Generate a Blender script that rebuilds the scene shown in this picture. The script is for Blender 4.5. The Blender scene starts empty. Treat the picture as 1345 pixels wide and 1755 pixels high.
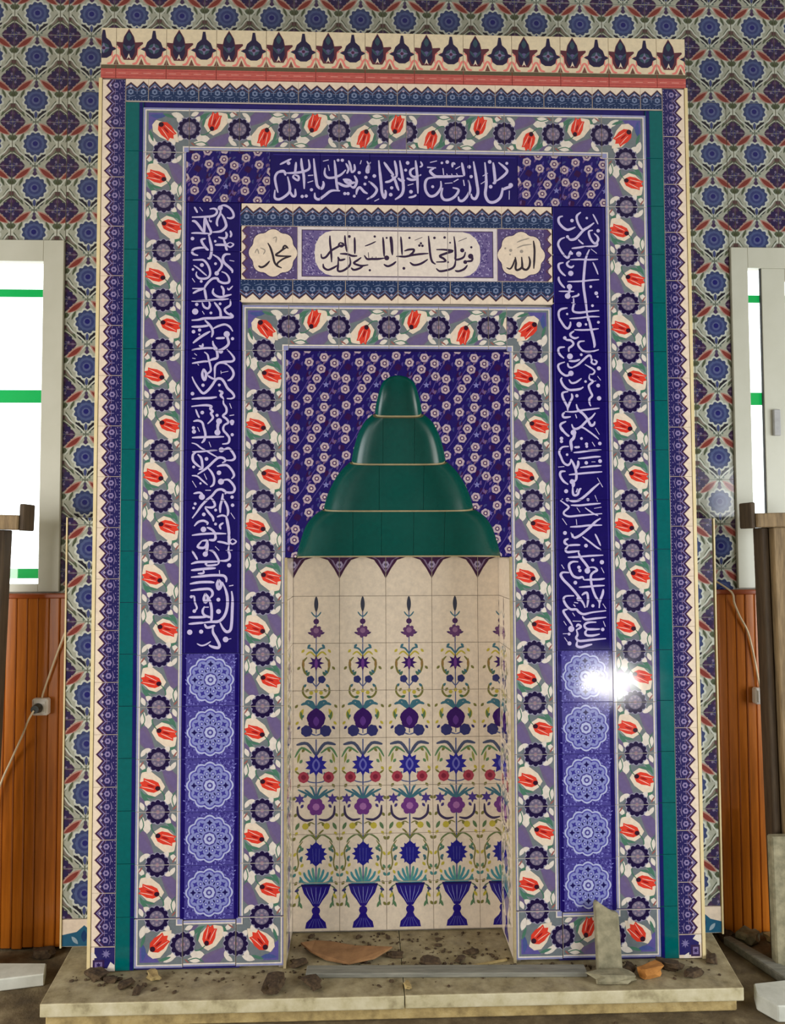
import bpy, bmesh, math, random
from mathutils import Vector, Matrix, noise

random.seed(7)
D = bpy.data
scene = bpy.context.scene
COL = scene.collection
PI = math.pi

# ------------------------------------------------------------------ camera
cam_data = D.cameras.new('camera')
cam_data.sensor_fit = 'HORIZONTAL'
cam_data.sensor_width = 36.0
cam_data.lens = 36.0 * 1318.0 / 1345.0
cam_data.clip_start = 0.05
cam = D.objects.new('camera', cam_data)
COL.objects.link(cam)
cam.location = (-0.13285, -3.04395, 1.61981)
cam.rotation_euler = (1.615492, 0.003478, -0.035191)
scene.camera = cam

# ------------------------------------------------------------------ world, lights, exposure
world = D.worlds.new('overcast_sky')
scene.world = world
world.use_nodes = True
wn = world.node_tree.nodes
wn['Background'].inputs[0].default_value = (0.93, 0.97, 1.0, 1)
wn['Background'].inputs[1].default_value = 3.2

def area_light(name, loc, look, sx, sy, watts, colour):
    l = D.lights.new(name, 'AREA')
    l.shape = 'RECTANGLE'
    l.size, l.size_y = sx, sy
    l.energy = watts
    l.color = colour
    o = D.objects.new(name, l)
    COL.objects.link(o)
    o.location = loc
    o.rotation_euler = (Vector(look) - Vector(loc)).to_track_quat('-Z', 'Y').to_euler()
    return o

# lamps added for light from both sides; the walls there have no windows
area_light('added_side_lamp', (-4.15, -3.0, 1.35), (0, -2.7, 1.1), 4.2, 2.2, 265, (1.0, 0.97, 0.93))
area_light('added_side_lamp', (4.15, -3.0, 1.35), (0, -2.7, 1.1), 4.2, 2.2, 265, (0.94, 0.98, 1.0))
area_light('low_glint_lamp', (2.58, -5.6, 0.08), (0.85, 0.0, 1.07), 0.52, 0.21, 19, (1.0, 0.98, 0.95))  # lamp added low behind the camera, mirrored as the medallion's bright patch

scene.cycles.max_bounces = 5
scene.cycles.caustics_reflective = False
scene.cycles.caustics_refractive = False
scene.cycles.diffuse_bounces = 3
scene.cycles.glossy_bounces = 2
scene.cycles.transmission_bounces = 2
scene.cycles.transparent_max_bounces = 4

vs = scene.view_settings
vs.view_transform = 'Standard'
vs.look = 'None'
vs.exposure = 0.0
vs.gamma = 1.0
vs.use_curve_mapping = False

# ------------------------------------------------------------------ colours and materials
def srgb(r, g, b):
    f = lambda c: c / 12.92 if c <= 0.04045 else ((c + 0.055) / 1.055) ** 2.4
    return (f(r / 255), f(g / 255), f(b / 255), 1.0)

def new_mat(name, rough=0.5, spec=0.5):
    m = D.materials.new(name)
    m.use_nodes = True
    nt = m.node_tree
    b = nt.nodes['Principled BSDF']
    b.inputs['Roughness'].default_value = rough
    b.inputs['Specular IOR Level'].default_value = spec
    return m, nt, b

def N(nt, kind, **kw):
    n = nt.nodes.new(kind)
    for k, v in kw.items():
        if k in n.inputs:
            n.inputs[k].default_value = v
        else:
            setattr(n, k, v)
    return n

def noise_tex(nt, scale, detail=4.0, rough=0.55, coord='Object', stretch=None):
    tc = N(nt, 'ShaderNodeTexCoord')
    src = N(nt, 'ShaderNodeNewGeometry').outputs['Position'] if coord == 'Position' else tc.outputs[coord]
    if stretch:
        mp = N(nt, 'ShaderNodeMapping')
        mp.inputs['Scale'].default_value = stretch
        nt.links.new(src, mp.inputs['Vector'])
        src = mp.outputs['Vector']
    t = N(nt, 'ShaderNodeTexNoise')
    t.inputs['Scale'].default_value = scale
    t.inputs['Detail'].default_value = detail
    t.inputs['Roughness'].default_value = rough
    nt.links.new(src, t.inputs['Vector'])
    return t.outputs['Fac']

def ramp(nt, fac, stops):
    r = N(nt, 'ShaderNodeValToRGB')
    el = r.color_ramp.elements
    while len(el) < len(stops):
        el.new(0.5)
    for e, (p, c) in zip(el, stops):
        e.position = p
        e.color = c
    nt.links.new(fac, r.inputs['Fac'])
    return r.outputs['Color']

def mixc(nt, fac, a, b, mode='MIX'):
    m = N(nt, 'ShaderNodeMix', data_type='RGBA', blend_type=mode)
    for sock, v in ((m.inputs[0], fac), (m.inputs[6], a), (m.inputs[7], b)):
        if hasattr(v, 'is_output'):
            nt.links.new(v, sock)
        else:
            sock.default_value = v
    return m.outputs[2]

def bump(nt, b, fac, strength, dist):
    n = N(nt, 'ShaderNodeBump')
    n.inputs['Strength'].default_value = strength
    n.inputs['Distance'].default_value = dist
    nt.links.new(fac, n.inputs['Height'])
    nt.links.new(n.outputs['Normal'], b.inputs['Normal'])

def glaze_material(name, r0, r1):
    m, nt, b = new_mat(name, 0.14, 0.42)
    a = N(nt, 'ShaderNodeAttribute', attribute_name='glaze')
    f = noise_tex(nt, 55.0, 2.0, 0.6, 'Position')
    tone = ramp(nt, f, [(0.25, (0.82, 0.82, 0.84, 1)), (0.75, (1.0, 1.0, 1.0, 1))])
    c = mixc(nt, 1.0, a.outputs['Color'], tone, 'MULTIPLY')
    nt.links.new(c, b.inputs['Base Color'])
    r = ramp(nt, noise_tex(nt, 9.0, 1.0, 0.6, 'Position'), [(0.3, (r0, r0, r0, 1)), (0.75, (r1, r1, r1, 1))])
    nt.links.new(r, b.inputs['Roughness'])
    bump(nt, b, noise_tex(nt, 7.0, 0.0, 0.5, 'Position'), 0.2, 0.005)
    return m

def mottled(name, stops, scale, rough, bstr=0.0, bdist=0.01, spec=0.4, stretch=None, detail=6.0, coord='Object'):
    m, nt, b = new_mat(name, rough, spec)
    f = noise_tex(nt, scale, detail, 0.62, coord, stretch)
    nt.links.new(ramp(nt, f, stops), b.inputs['Base Color'])
    if bstr:
        bump(nt, b, noise_tex(nt, scale * 2.3, detail, 0.6, coord, stretch), bstr, bdist)
    return m

M = {}
M['glaze'] = glaze_material('painted_glaze', 0.07, 0.15)
M['hood_glaze'] = glaze_material('plain_green_glaze', 0.24, 0.34)
def dusty_marble():
    m, nt, b = new_mat('dusty_marble', 0.75, 0.35)
    clean = ramp(nt, noise_tex(nt, 9.0, 8.0, 0.62), [(0.30, srgb(128, 116, 84)), (0.46, srgb(186, 176, 140)), (0.7, srgb(214, 206, 178))])
    dust = ramp(nt, noise_tex(nt, 16.0, 8.0, 0.7), [(0.28, srgb(62, 50, 34)), (0.45, srgb(126, 112, 82)), (0.7, srgb(168, 156, 122))])
    g = N(nt, 'ShaderNodeNewGeometry')
    sx = N(nt, 'ShaderNodeSeparateXYZ')
    nt.links.new(g.outputs['Normal'], sx.inputs[0])
    mr = N(nt, 'ShaderNodeMapRange')
    mr.inputs['From Min'].default_value = 0.5
    mr.inputs['From Max'].default_value = 0.95
    mr.inputs['To Max'].default_value = 0.8
    nt.links.new(sx.outputs['Z'], mr.inputs['Value'])
    nt.links.new(mixc(nt, mr.outputs[0], clean, dust), b.inputs['Base Color'])
    bump(nt, b, noise_tex(nt, 22.0, 6.0, 0.6), 0.3, 0.004)
    return m
M['grout'] = mottled('grey_grout', [(0.3, srgb(120, 112, 104)), (0.7, srgb(160, 152, 142))], 30, 0.9)
M['navy_bed'] = mottled('dark_blue_grout', [(0.3, srgb(24, 18, 84)), (0.7, srgb(34, 24, 104))], 30, 0.5)
M['plaster'] = mottled('off_white_plaster', [(0.3, srgb(196, 188, 172)), (0.7, srgb(216, 208, 194))], 3.0, 0.85, 0.1, 0.004)
M['side_plaster'] = mottled('room_plaster', [(0.3, srgb(150, 144, 132)), (0.7, srgb(172, 164, 150))], 1.2, 0.9)
M['frame'] = mottled('window_pvc', [(0.3, srgb(188, 188, 172)), (0.7, srgb(198, 198, 184))], 4.0, 0.35)
M['gasket'] = mottled('black_gasket', [(0.3, srgb(40, 40, 42)), (0.7, srgb(60, 60, 60))], 20, 0.6)
M['handle'] = mottled('grey_handle', [(0.3, srgb(150, 150, 150)), (0.7, srgb(176, 176, 176))], 20, 0.4)
M['marble'] = dusty_marble()      # dust settles on the upward faces
M['marble_white'] = mottled('white_marble', [(0.25, srgb(170, 172, 160)), (0.6, srgb(212, 214, 204)), (0.85, srgb(226, 226, 218))], 6.0, 0.5, 0.15, 0.004, detail=8)
M['mortar'] = mottled('yellow_mortar', [(0.25, srgb(110, 92, 58)), (0.55, srgb(178, 156, 104)), (0.8, srgb(196, 178, 132))], 14.0, 0.95, 0.6, 0.01, detail=9)
M['floor'] = mottled('dirty_screed', [(0.2, srgb(48, 38, 26)), (0.5, srgb(98, 84, 60)), (0.8, srgb(142, 128, 98))], 9.0, 0.95, 0.7, 0.012, detail=10)
M['dirt'] = mottled('dark_dirt', [(0.3, srgb(44, 32, 22)), (0.7, srgb(92, 74, 52))], 60, 0.95, 0.5, 0.004)
M['stone'] = mottled('grey_stone', [(0.3, srgb(108, 104, 82)), (0.7, srgb(158, 150, 122))], 25, 0.85, 0.3, 0.004)
M['card'] = mottled('brown_card', [(0.3, srgb(118, 84, 52)), (0.7, srgb(156, 116, 76))], 18, 0.85, 0.2, 0.003)
M['ochre'] = mottled('ochre_brick', [(0.3, srgb(150, 96, 40)), (0.7, srgb(186, 128, 62))], 22, 0.9, 0.4, 0.004)
M['batten'] = mottled('grey_batten', [(0.3, srgb(104, 104, 96)), (0.7, srgb(140, 138, 126))], 8, 0.7, 0.2, 0.003, stretch=(1, 8, 8))
M['old_wood'] = mottled('weathered_timber', [(0.25, srgb(84, 68, 46)), (0.55, srgb(134, 112, 80)), (0.8, srgb(158, 136, 100))], 6, 0.75, 0.4, 0.003, stretch=(9, 9, 1))
M['dark_wood'] = mottled('dark_timber', [(0.3, srgb(56, 44, 32)), (0.7, srgb(86, 70, 50))], 6, 0.75, 0.4, 0.003, stretch=(9, 9, 1))
M['pine'] = mottled('varnished_pine', [(0.15, srgb(96, 52, 12)), (0.42, srgb(160, 88, 20)), (0.62, srgb(188, 108, 30)), (0.9, srgb(134, 74, 18))], 2.2, 0.28, 0.12, 0.002, spec=0.5, stretch=(14, 14, 0.9))
M['pine_dark'] = mottled('varnished_moulding', [(0.2, srgb(112, 46, 10)), (0.7, srgb(156, 74, 20))], 3, 0.32, 0.1, 0.002, stretch=(1, 12, 12))
M['white_plastic'] = mottled('white_plastic', [(0.3, srgb(216, 214, 206)), (0.7, srgb(228, 226, 220))], 10, 0.35)
M['black_plastic'] = mottled('black_plastic', [(0.3, srgb(30, 34, 30)), (0.7, srgb(50, 56, 50))], 20, 0.4)
M['cable'] = mottled('cream_cable', [(0.3, srgb(214, 196, 160)), (0.7, srgb(228, 212, 180))], 10, 0.45)
M['trim_yellow'] = mottled('ivory_edge_trim', [(0.3, srgb(206, 186, 136)), (0.7, srgb(222, 206, 162))], 8, 0.4)
M['ledge'] = mottled('cream_tile_edge', [(0.3, srgb(150, 134, 98)), (0.7, srgb(172, 156, 118))], 30, 0.6)

def glass_material():
    m = D.materials.new('window_glass')
    m.use_nodes = True
    nt = m.node_tree
    nt.nodes.clear()
    out = N(nt, 'ShaderNodeOutputMaterial')
    t = N(nt, 'ShaderNodeBsdfTransparent')
    t.inputs[0].default_value = (0.96, 0.98, 0.97, 1)
    g = N(nt, 'ShaderNodeBsdfGlossy')
    g.inputs['Roughness'].default_value = 0.03
    mx = N(nt, 'ShaderNodeMixShader')
    mx.inputs[0].default_value = 0.05
    nt.links.new(t.outputs[0], mx.inputs[1])
    nt.links.new(g.outputs[0], mx.inputs[2])
    nt.links.new(mx.outputs[0], out.inputs[0])
    return m
M['glass'] = glass_material()

def tape_material():
    m, nt, b = new_mat('backlit_green_tape', 0.45)
    b.inputs['Base Color'].default_value = srgb(14, 168, 82)
    nt.links.new(ramp(nt, noise_tex(nt, 6.0), [(0.3, srgb(8, 150, 66)), (0.7, srgb(20, 180, 92))]), b.inputs['Base Color'])
    t = N(nt, 'ShaderNodeBsdfTranslucent')
    t.inputs[0].default_value = (0.06, 0.52, 0.24, 1)
    mx = N(nt, 'ShaderNodeMixShader')
    mx.inputs[0].default_value = 0.8
    nt.links.new(b.outputs[0], mx.inputs[1])
    nt.links.new(t.outputs[0], mx.inputs[2])
    nt.links.new(mx.outputs[0], nt.nodes['Material Output'].inputs['Surface'])
    return m
M['tape'] = tape_material()

# ------------------------------------------------------------------ object helpers
def link(name, mesh, mat=None, parent=None, loc=(0, 0, 0), rot=(0, 0, 0)):
    o = D.objects.new(name, mesh)
    COL.objects.link(o)
    if mat is not None and mesh is not None and not mesh.materials:
        mesh.materials.append(mat)
    o.parent = parent
    o.location = loc
    o.rotation_euler = rot
    return o

def tag(o, label, cat, group=None, kind=None):
    o['label'] = label
    o['category'] = cat
    if group:
        o['group'] = group
    if kind:
        o['kind'] = kind
    return o

def box_mesh(name, boxes, bevel=0.0):
    """one mesh of axis-aligned boxes (x0,y0,z0,x1,y1,z1)"""
    bm = bmesh.new()
    for (x0, y0, z0, x1, y1, z1) in boxes:
        r = bmesh.ops.create_cube(bm, size=1.0)
        for v in r['verts']:
            v.co = Vector(((x0 + x1) / 2 + v.co.x * (x1 - x0), (y0 + y1) / 2 + v.co.y * (y1 - y0), (z0 + z1) / 2 + v.co.z * (z1 - z0)))
    if bevel:
        bmesh.ops.bevel(bm, geom=list(bm.edges), offset=bevel, segments=1, affect='EDGES', profile=0.5)
    me = D.meshes.new(name)
    bm.to_mesh(me)
    bm.free()
    return me

def box(name, b, mat, parent=None, bevel=0.0):
    """a box whose object origin sits at its base centre"""
    x0, y0, z0, x1, y1, z1 = b
    cx, cy = (x0 + x1) / 2, (y0 + y1) / 2
    me = box_mesh(name, [(x0 - cx, y0 - cy, 0, x1 - cx, y1 - cy, z1 - z0)], bevel)
    return link(name, me, mat, parent, (cx, cy, z0))

def tube(name, pts, r, mat, parent=None, n=8):
    bm = bmesh.new()
    pts = [Vector(p) for p in smooth3(pts)]
    rings = []
    for i, p in enumerate(pts):
        d = (pts[min(i + 1, len(pts) - 1)] - pts[max(i - 1, 0)]).normalized()
        a = d.orthogonal().normalized() if i == 0 else (a - d * a.dot(d)).normalized()
        b = d.cross(a)
        rings.append([bm.verts.new(p + (a * math.cos(2 * PI * k / n) + b * math.sin(2 * PI * k / n)) * r) for k in range(n)])
    for i in range(len(rings) - 1):
        for k in range(n):
            bm.faces.new((rings[i][k], rings[i][(k + 1) % n], rings[i + 1][(k + 1) % n], rings[i + 1][k]))
    bm.faces.new(rings[0][::-1])
    bm.faces.new(rings[-1])
    for f in bm.faces:
        f.smooth = True
    me = D.meshes.new(name)
    bm.to_mesh(me)
    bm.free()
    return link(name, me, mat, parent)

def smooth3(pts, sub=5):
    pts = [tuple(map(float, p)) for p in pts]
    if len(pts) < 3:
        return pts
    out = []
    for i in range(len(pts) - 1):
        p0, p1, p2, p3 = pts[max(i - 1, 0)], pts[i], pts[i + 1], pts[min(i + 2, len(pts) - 1)]
        for k in range(sub):
            t = k / sub
            out.append(tuple(0.5 * (2 * b + (c - a) * t + (2 * a - 5 * b + 4 * c - d) * t * t + (3 * b - a - 3 * c + d) * t ** 3) for a, b, c, d in zip(p0, p1, p2, p3)))
    out.append(pts[-1])
    return out

def chunk(name, size, mat, seed, loc, rot=(0, 0, 0), rough=0.25, flat=False):
    """an irregular broken lump standing on its base"""
    bm = bmesh.new()
    bmesh.ops.create_icosphere(bm, subdivisions=2, radius=1.0)
    rnd = random.Random(seed)
    off = Vector((rnd.uniform(-50, 50), rnd.uniform(-50, 50), rnd.uniform(-50, 50)))
    for v in bm.verts:
        d = v.co.normalized()
        k = 1.0 + rough * 2 * noise.noise(d * 1.7 + off)
        p = Vector([math.copysign(abs(c) ** 0.55, c) for c in d]) * k
        v.co = Vector((p.x * size[0] / 2, p.y * size[1] / 2, p.z * size[2] / 2))
    zmin = min(v.co.z for v in bm.verts)
    for v in bm.verts:
        v.co.z = max(0.0, v.co.z - zmin - size[2] * 0.06)
    me = D.meshes.new(name)
    bm.to_mesh(me)
    bm.free()
    return link(name, me, mat, None, loc, rot)

# ------------------------------------------------------------------ painted tiles
# A print is a list of (layer, colour, polygon) in metres on the plane of its panel (x to the right, z up).
# Each painted patch becomes a thin raised patch of glaze on the tile it falls on.
class Print:
    def __init__(self):
        self.items = []
        self.count = 0

    def poly(self, pts, col, lay=1):
        self.count += 1                        # later patches lie a hair above earlier ones of the same layer
        self.items.append((lay + 0.02 * (self.count % 45), col, pts))

    def rect(self, x0, z0, x1, z1, col, lay=1):
        self.poly([(x0, z0), (x1, z0), (x1, z1), (x0, z1)], col, lay)

    def disc(self, x, z, r, col, lay=1, n=12, rz=None, rot=0.0):
        rz = rz or r
        c, s = math.cos(rot), math.sin(rot)
        self.poly([(x + r * math.cos(a) * c - rz * math.sin(a) * s, z + r * math.cos(a) * s + rz * math.sin(a) * c) for a in (2 * PI * k / n for k in range(n))], col, lay)

    def lobes(self, x, z, r, amp, n, col, lay=1, ph=0.0, per=6):
        pts = []
        for k in range(n * per):
            a = 2 * PI * k / (n * per)
            q = r * (1 - amp + amp * abs(math.cos(n * a / 2)))
            pts.append((x + q * math.cos(a + ph), z + q * math.sin(a + ph)))
        self.poly(pts, col, lay)

    def star(self, x, z, r, r2, n, col, lay=1, ph=PI / 2):
        self.poly([(x + (r if k % 2 == 0 else r2) * math.cos(ph + PI * k / n), z + (r if k % 2 == 0 else r2) * math.sin(ph + PI * k / n)) for k in range(2 * n)], col, lay)

    def leaf(self, x0, z0, x1, z1, w, col, lay=1, bend=0.0, n=6):
        dx, dz = x1 - x0, z1 - z0
        L = math.hypot(dx, dz) or 1e-6
        nx, nz = -dz / L, dx / L
        up, dn = [], []
        for k in range(n + 1):
            t = k / n
            h = math.sin(PI * t) ** 0.8 * w / 2
            b = bend * math.sin(PI * t)
            cx, cz = x0 + dx * t + nx * b, z0 + dz * t + nz * b
            up.append((cx + nx * h, cz + nz * h))
            if 0 < k < n:
                dn.append((cx - nx * h, cz - nz * h))
        self.poly(up + dn[::-1], col, lay)

    def stroke(self, pts, w, col, lay=1, taper=True, curve=True):
        if curve:
            pts = smooth3(pts, 4)
        n = len(pts)
        L, R = [], []
        for i, p in enumerate(pts):
            a, b = pts[max(i - 1, 0)], pts[min(i + 1, n - 1)]
            dx, dz = b[0] - a[0], b[1] - a[1]
            q = math.hypot(dx, dz) or 1e-6
            h = w / 2
            if taper:
                e = min(i, n - 1 - i) / max(1.0, (n - 1) * 0.22)
                h *= 0.45 + 0.55 * min(1.0, e)
            L.append((p[0] - dz / q * h, p[1] + dx / q * h))
            R.append((p[0] + dz / q * h, p[1] - dx / q * h))
        self.count += 1
        for i in range(n - 1):
            self.items.append((lay + 0.02 * (self.count % 45) + 0.004 * (i % 5), col, [L[i], L[i + 1], R[i + 1], R[i]]))

    def add(self, other, f):
        for lay, col, pts in other.items:
            self.items.append((lay, col, [f(x, z) for x, z in pts]))

    def moved(self, dx, dz):
        p = Print()
        p.add(self, lambda x, z: (x + dx, z + dz))
        return p

def clip_half(poly, fn):
    out = []
    n = len(poly)
    for i in range(n):
        a, b = poly[i], poly[(i + 1) % n]
        da, db = fn(a), fn(b)
        if da >= 0:
            out.append(a)
        if (da >= 0) != (db >= 0):
            t = da / (da - db)
            out.append((a[0] + (b[0] - a[0]) * t, a[1] + (b[1] - a[1]) * t))
    return out

def clip_rect(poly, x0, z0, x1, z1):
    xs = [p[0] for p in poly]
    zs = [p[1] for p in poly]
    if max(xs) <= x0 or min(xs) >= x1 or max(zs) <= z0 or min(zs) >= z1:
        return None
    if min(xs) >= x0 and max(xs) <= x1 and min(zs) >= z0 and max(zs) <= z1:
        return poly
    for f in (lambda p: p[0] - x0, lambda p: x1 - p[0], lambda p: p[1] - z0, lambda p: z1 - p[1]):
        poly = clip_half(poly, f)
        if len(poly) < 3:
            return None
    return poly

THK = 0.008
LIFT = 0.00014
def area2(p):
    return sum(p[i][0] * p[(i + 1) % len(p)][1] - p[(i + 1) % len(p)][0] * p[i][1] for i in range(len(p)))

def tile_mesh(name, rect, prints, base, outline=None, thk=THK, gap=0.0008, keep=None):
    """a glazed tile with chamfered edges; the print is clipped to its face. Local origin: centre of rect, front towards -Y at y = 0."""
    x0, z0, x1, z1 = rect
    cx, cz = (x0 + x1) / 2, (z0 + z1) / 2
    V, F, C = [], [], []
    if outline is None:
        a, b, c, d = x0 + gap, z0 + gap, x1 - gap, z1 - gap
        body = [(a, b), (c, b), (c, d), (a, d)]
    else:
        body = outline if area2(outline) > 0 else outline[::-1]
    n = len(body)
    ch = 0.0007 if outline is None else 0.0
    mx, mz = sum(p[0] for p in body) / n, sum(p[1] for p in body) / n
    for y, k in ((thk, 0.0), (ch, 0.0), (0.0, ch)):
        for p in body:
            V.append((p[0] - cx - math.copysign(k, p[0] - mx), y, p[1] - cz - math.copysign(k, p[1] - mz)))
    for r in (0, n):
        for i in range(n):
            j = (i + 1) % n
            F.append((r + i, r + j, r + n + j, r + n + i))
            C.append(base)
    F.append(tuple(range(2 * n, 3 * n)))
    C.append(base)
    g = gap + ch
    for lay, col, pts in prints:
        p = clip_rect(pts, x0 + g, z0 + g, x1 - g, z1 - g)
        if p is None:
            continue
        if keep:
            p = keep(p)
            if p is None or len(p) < 3:
                continue
        s = area2(p)
        if abs(s) < 1e-8:
            continue
        if s < 0:
            p = p[::-1]
        k = len(V)
        V.extend((q[0] - cx, -LIFT * lay, q[1] - cz) for q in p)
        F.append(tuple(range(k, k + len(p))))
        C.append(col)
    me = D.meshes.new(name)
    me.from_pydata(V, [], F)
    at = me.attributes.new('glaze', 'FLOAT_COLOR', 'FACE')
    flat = []
    for c in C:
        flat.extend(c)
    at.data.foreach_set('color', flat)
    me.materials.append(M['glaze'])
    return me

def put_tile(name, me, rect, parent, y=0.0, rot=0.0):
    o = link(name, me, None, parent, ((rect[0] + rect[2]) / 2, y, (rect[1] + rect[3]) / 2), (0, rot, 0))
    return o

def brush(p, text, col, lay, bold=1.0):
    """inscription strokes from the table below"""
    for s in text.split(';'):
        t = s.split()
        if t[0][0] == 'o':
            r = int(t[0][1:]) / 10000
            p.disc(int(t[1]) / 1000, int(t[2]) / 1000, r, col, lay, 10)
        else:
            v = [int(k) / 1000 for k in t[1:]]
            p.stroke(list(zip(v[0::2], v[1::2])), int(t[0]) / 10000 * bold, col, lay)

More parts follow.
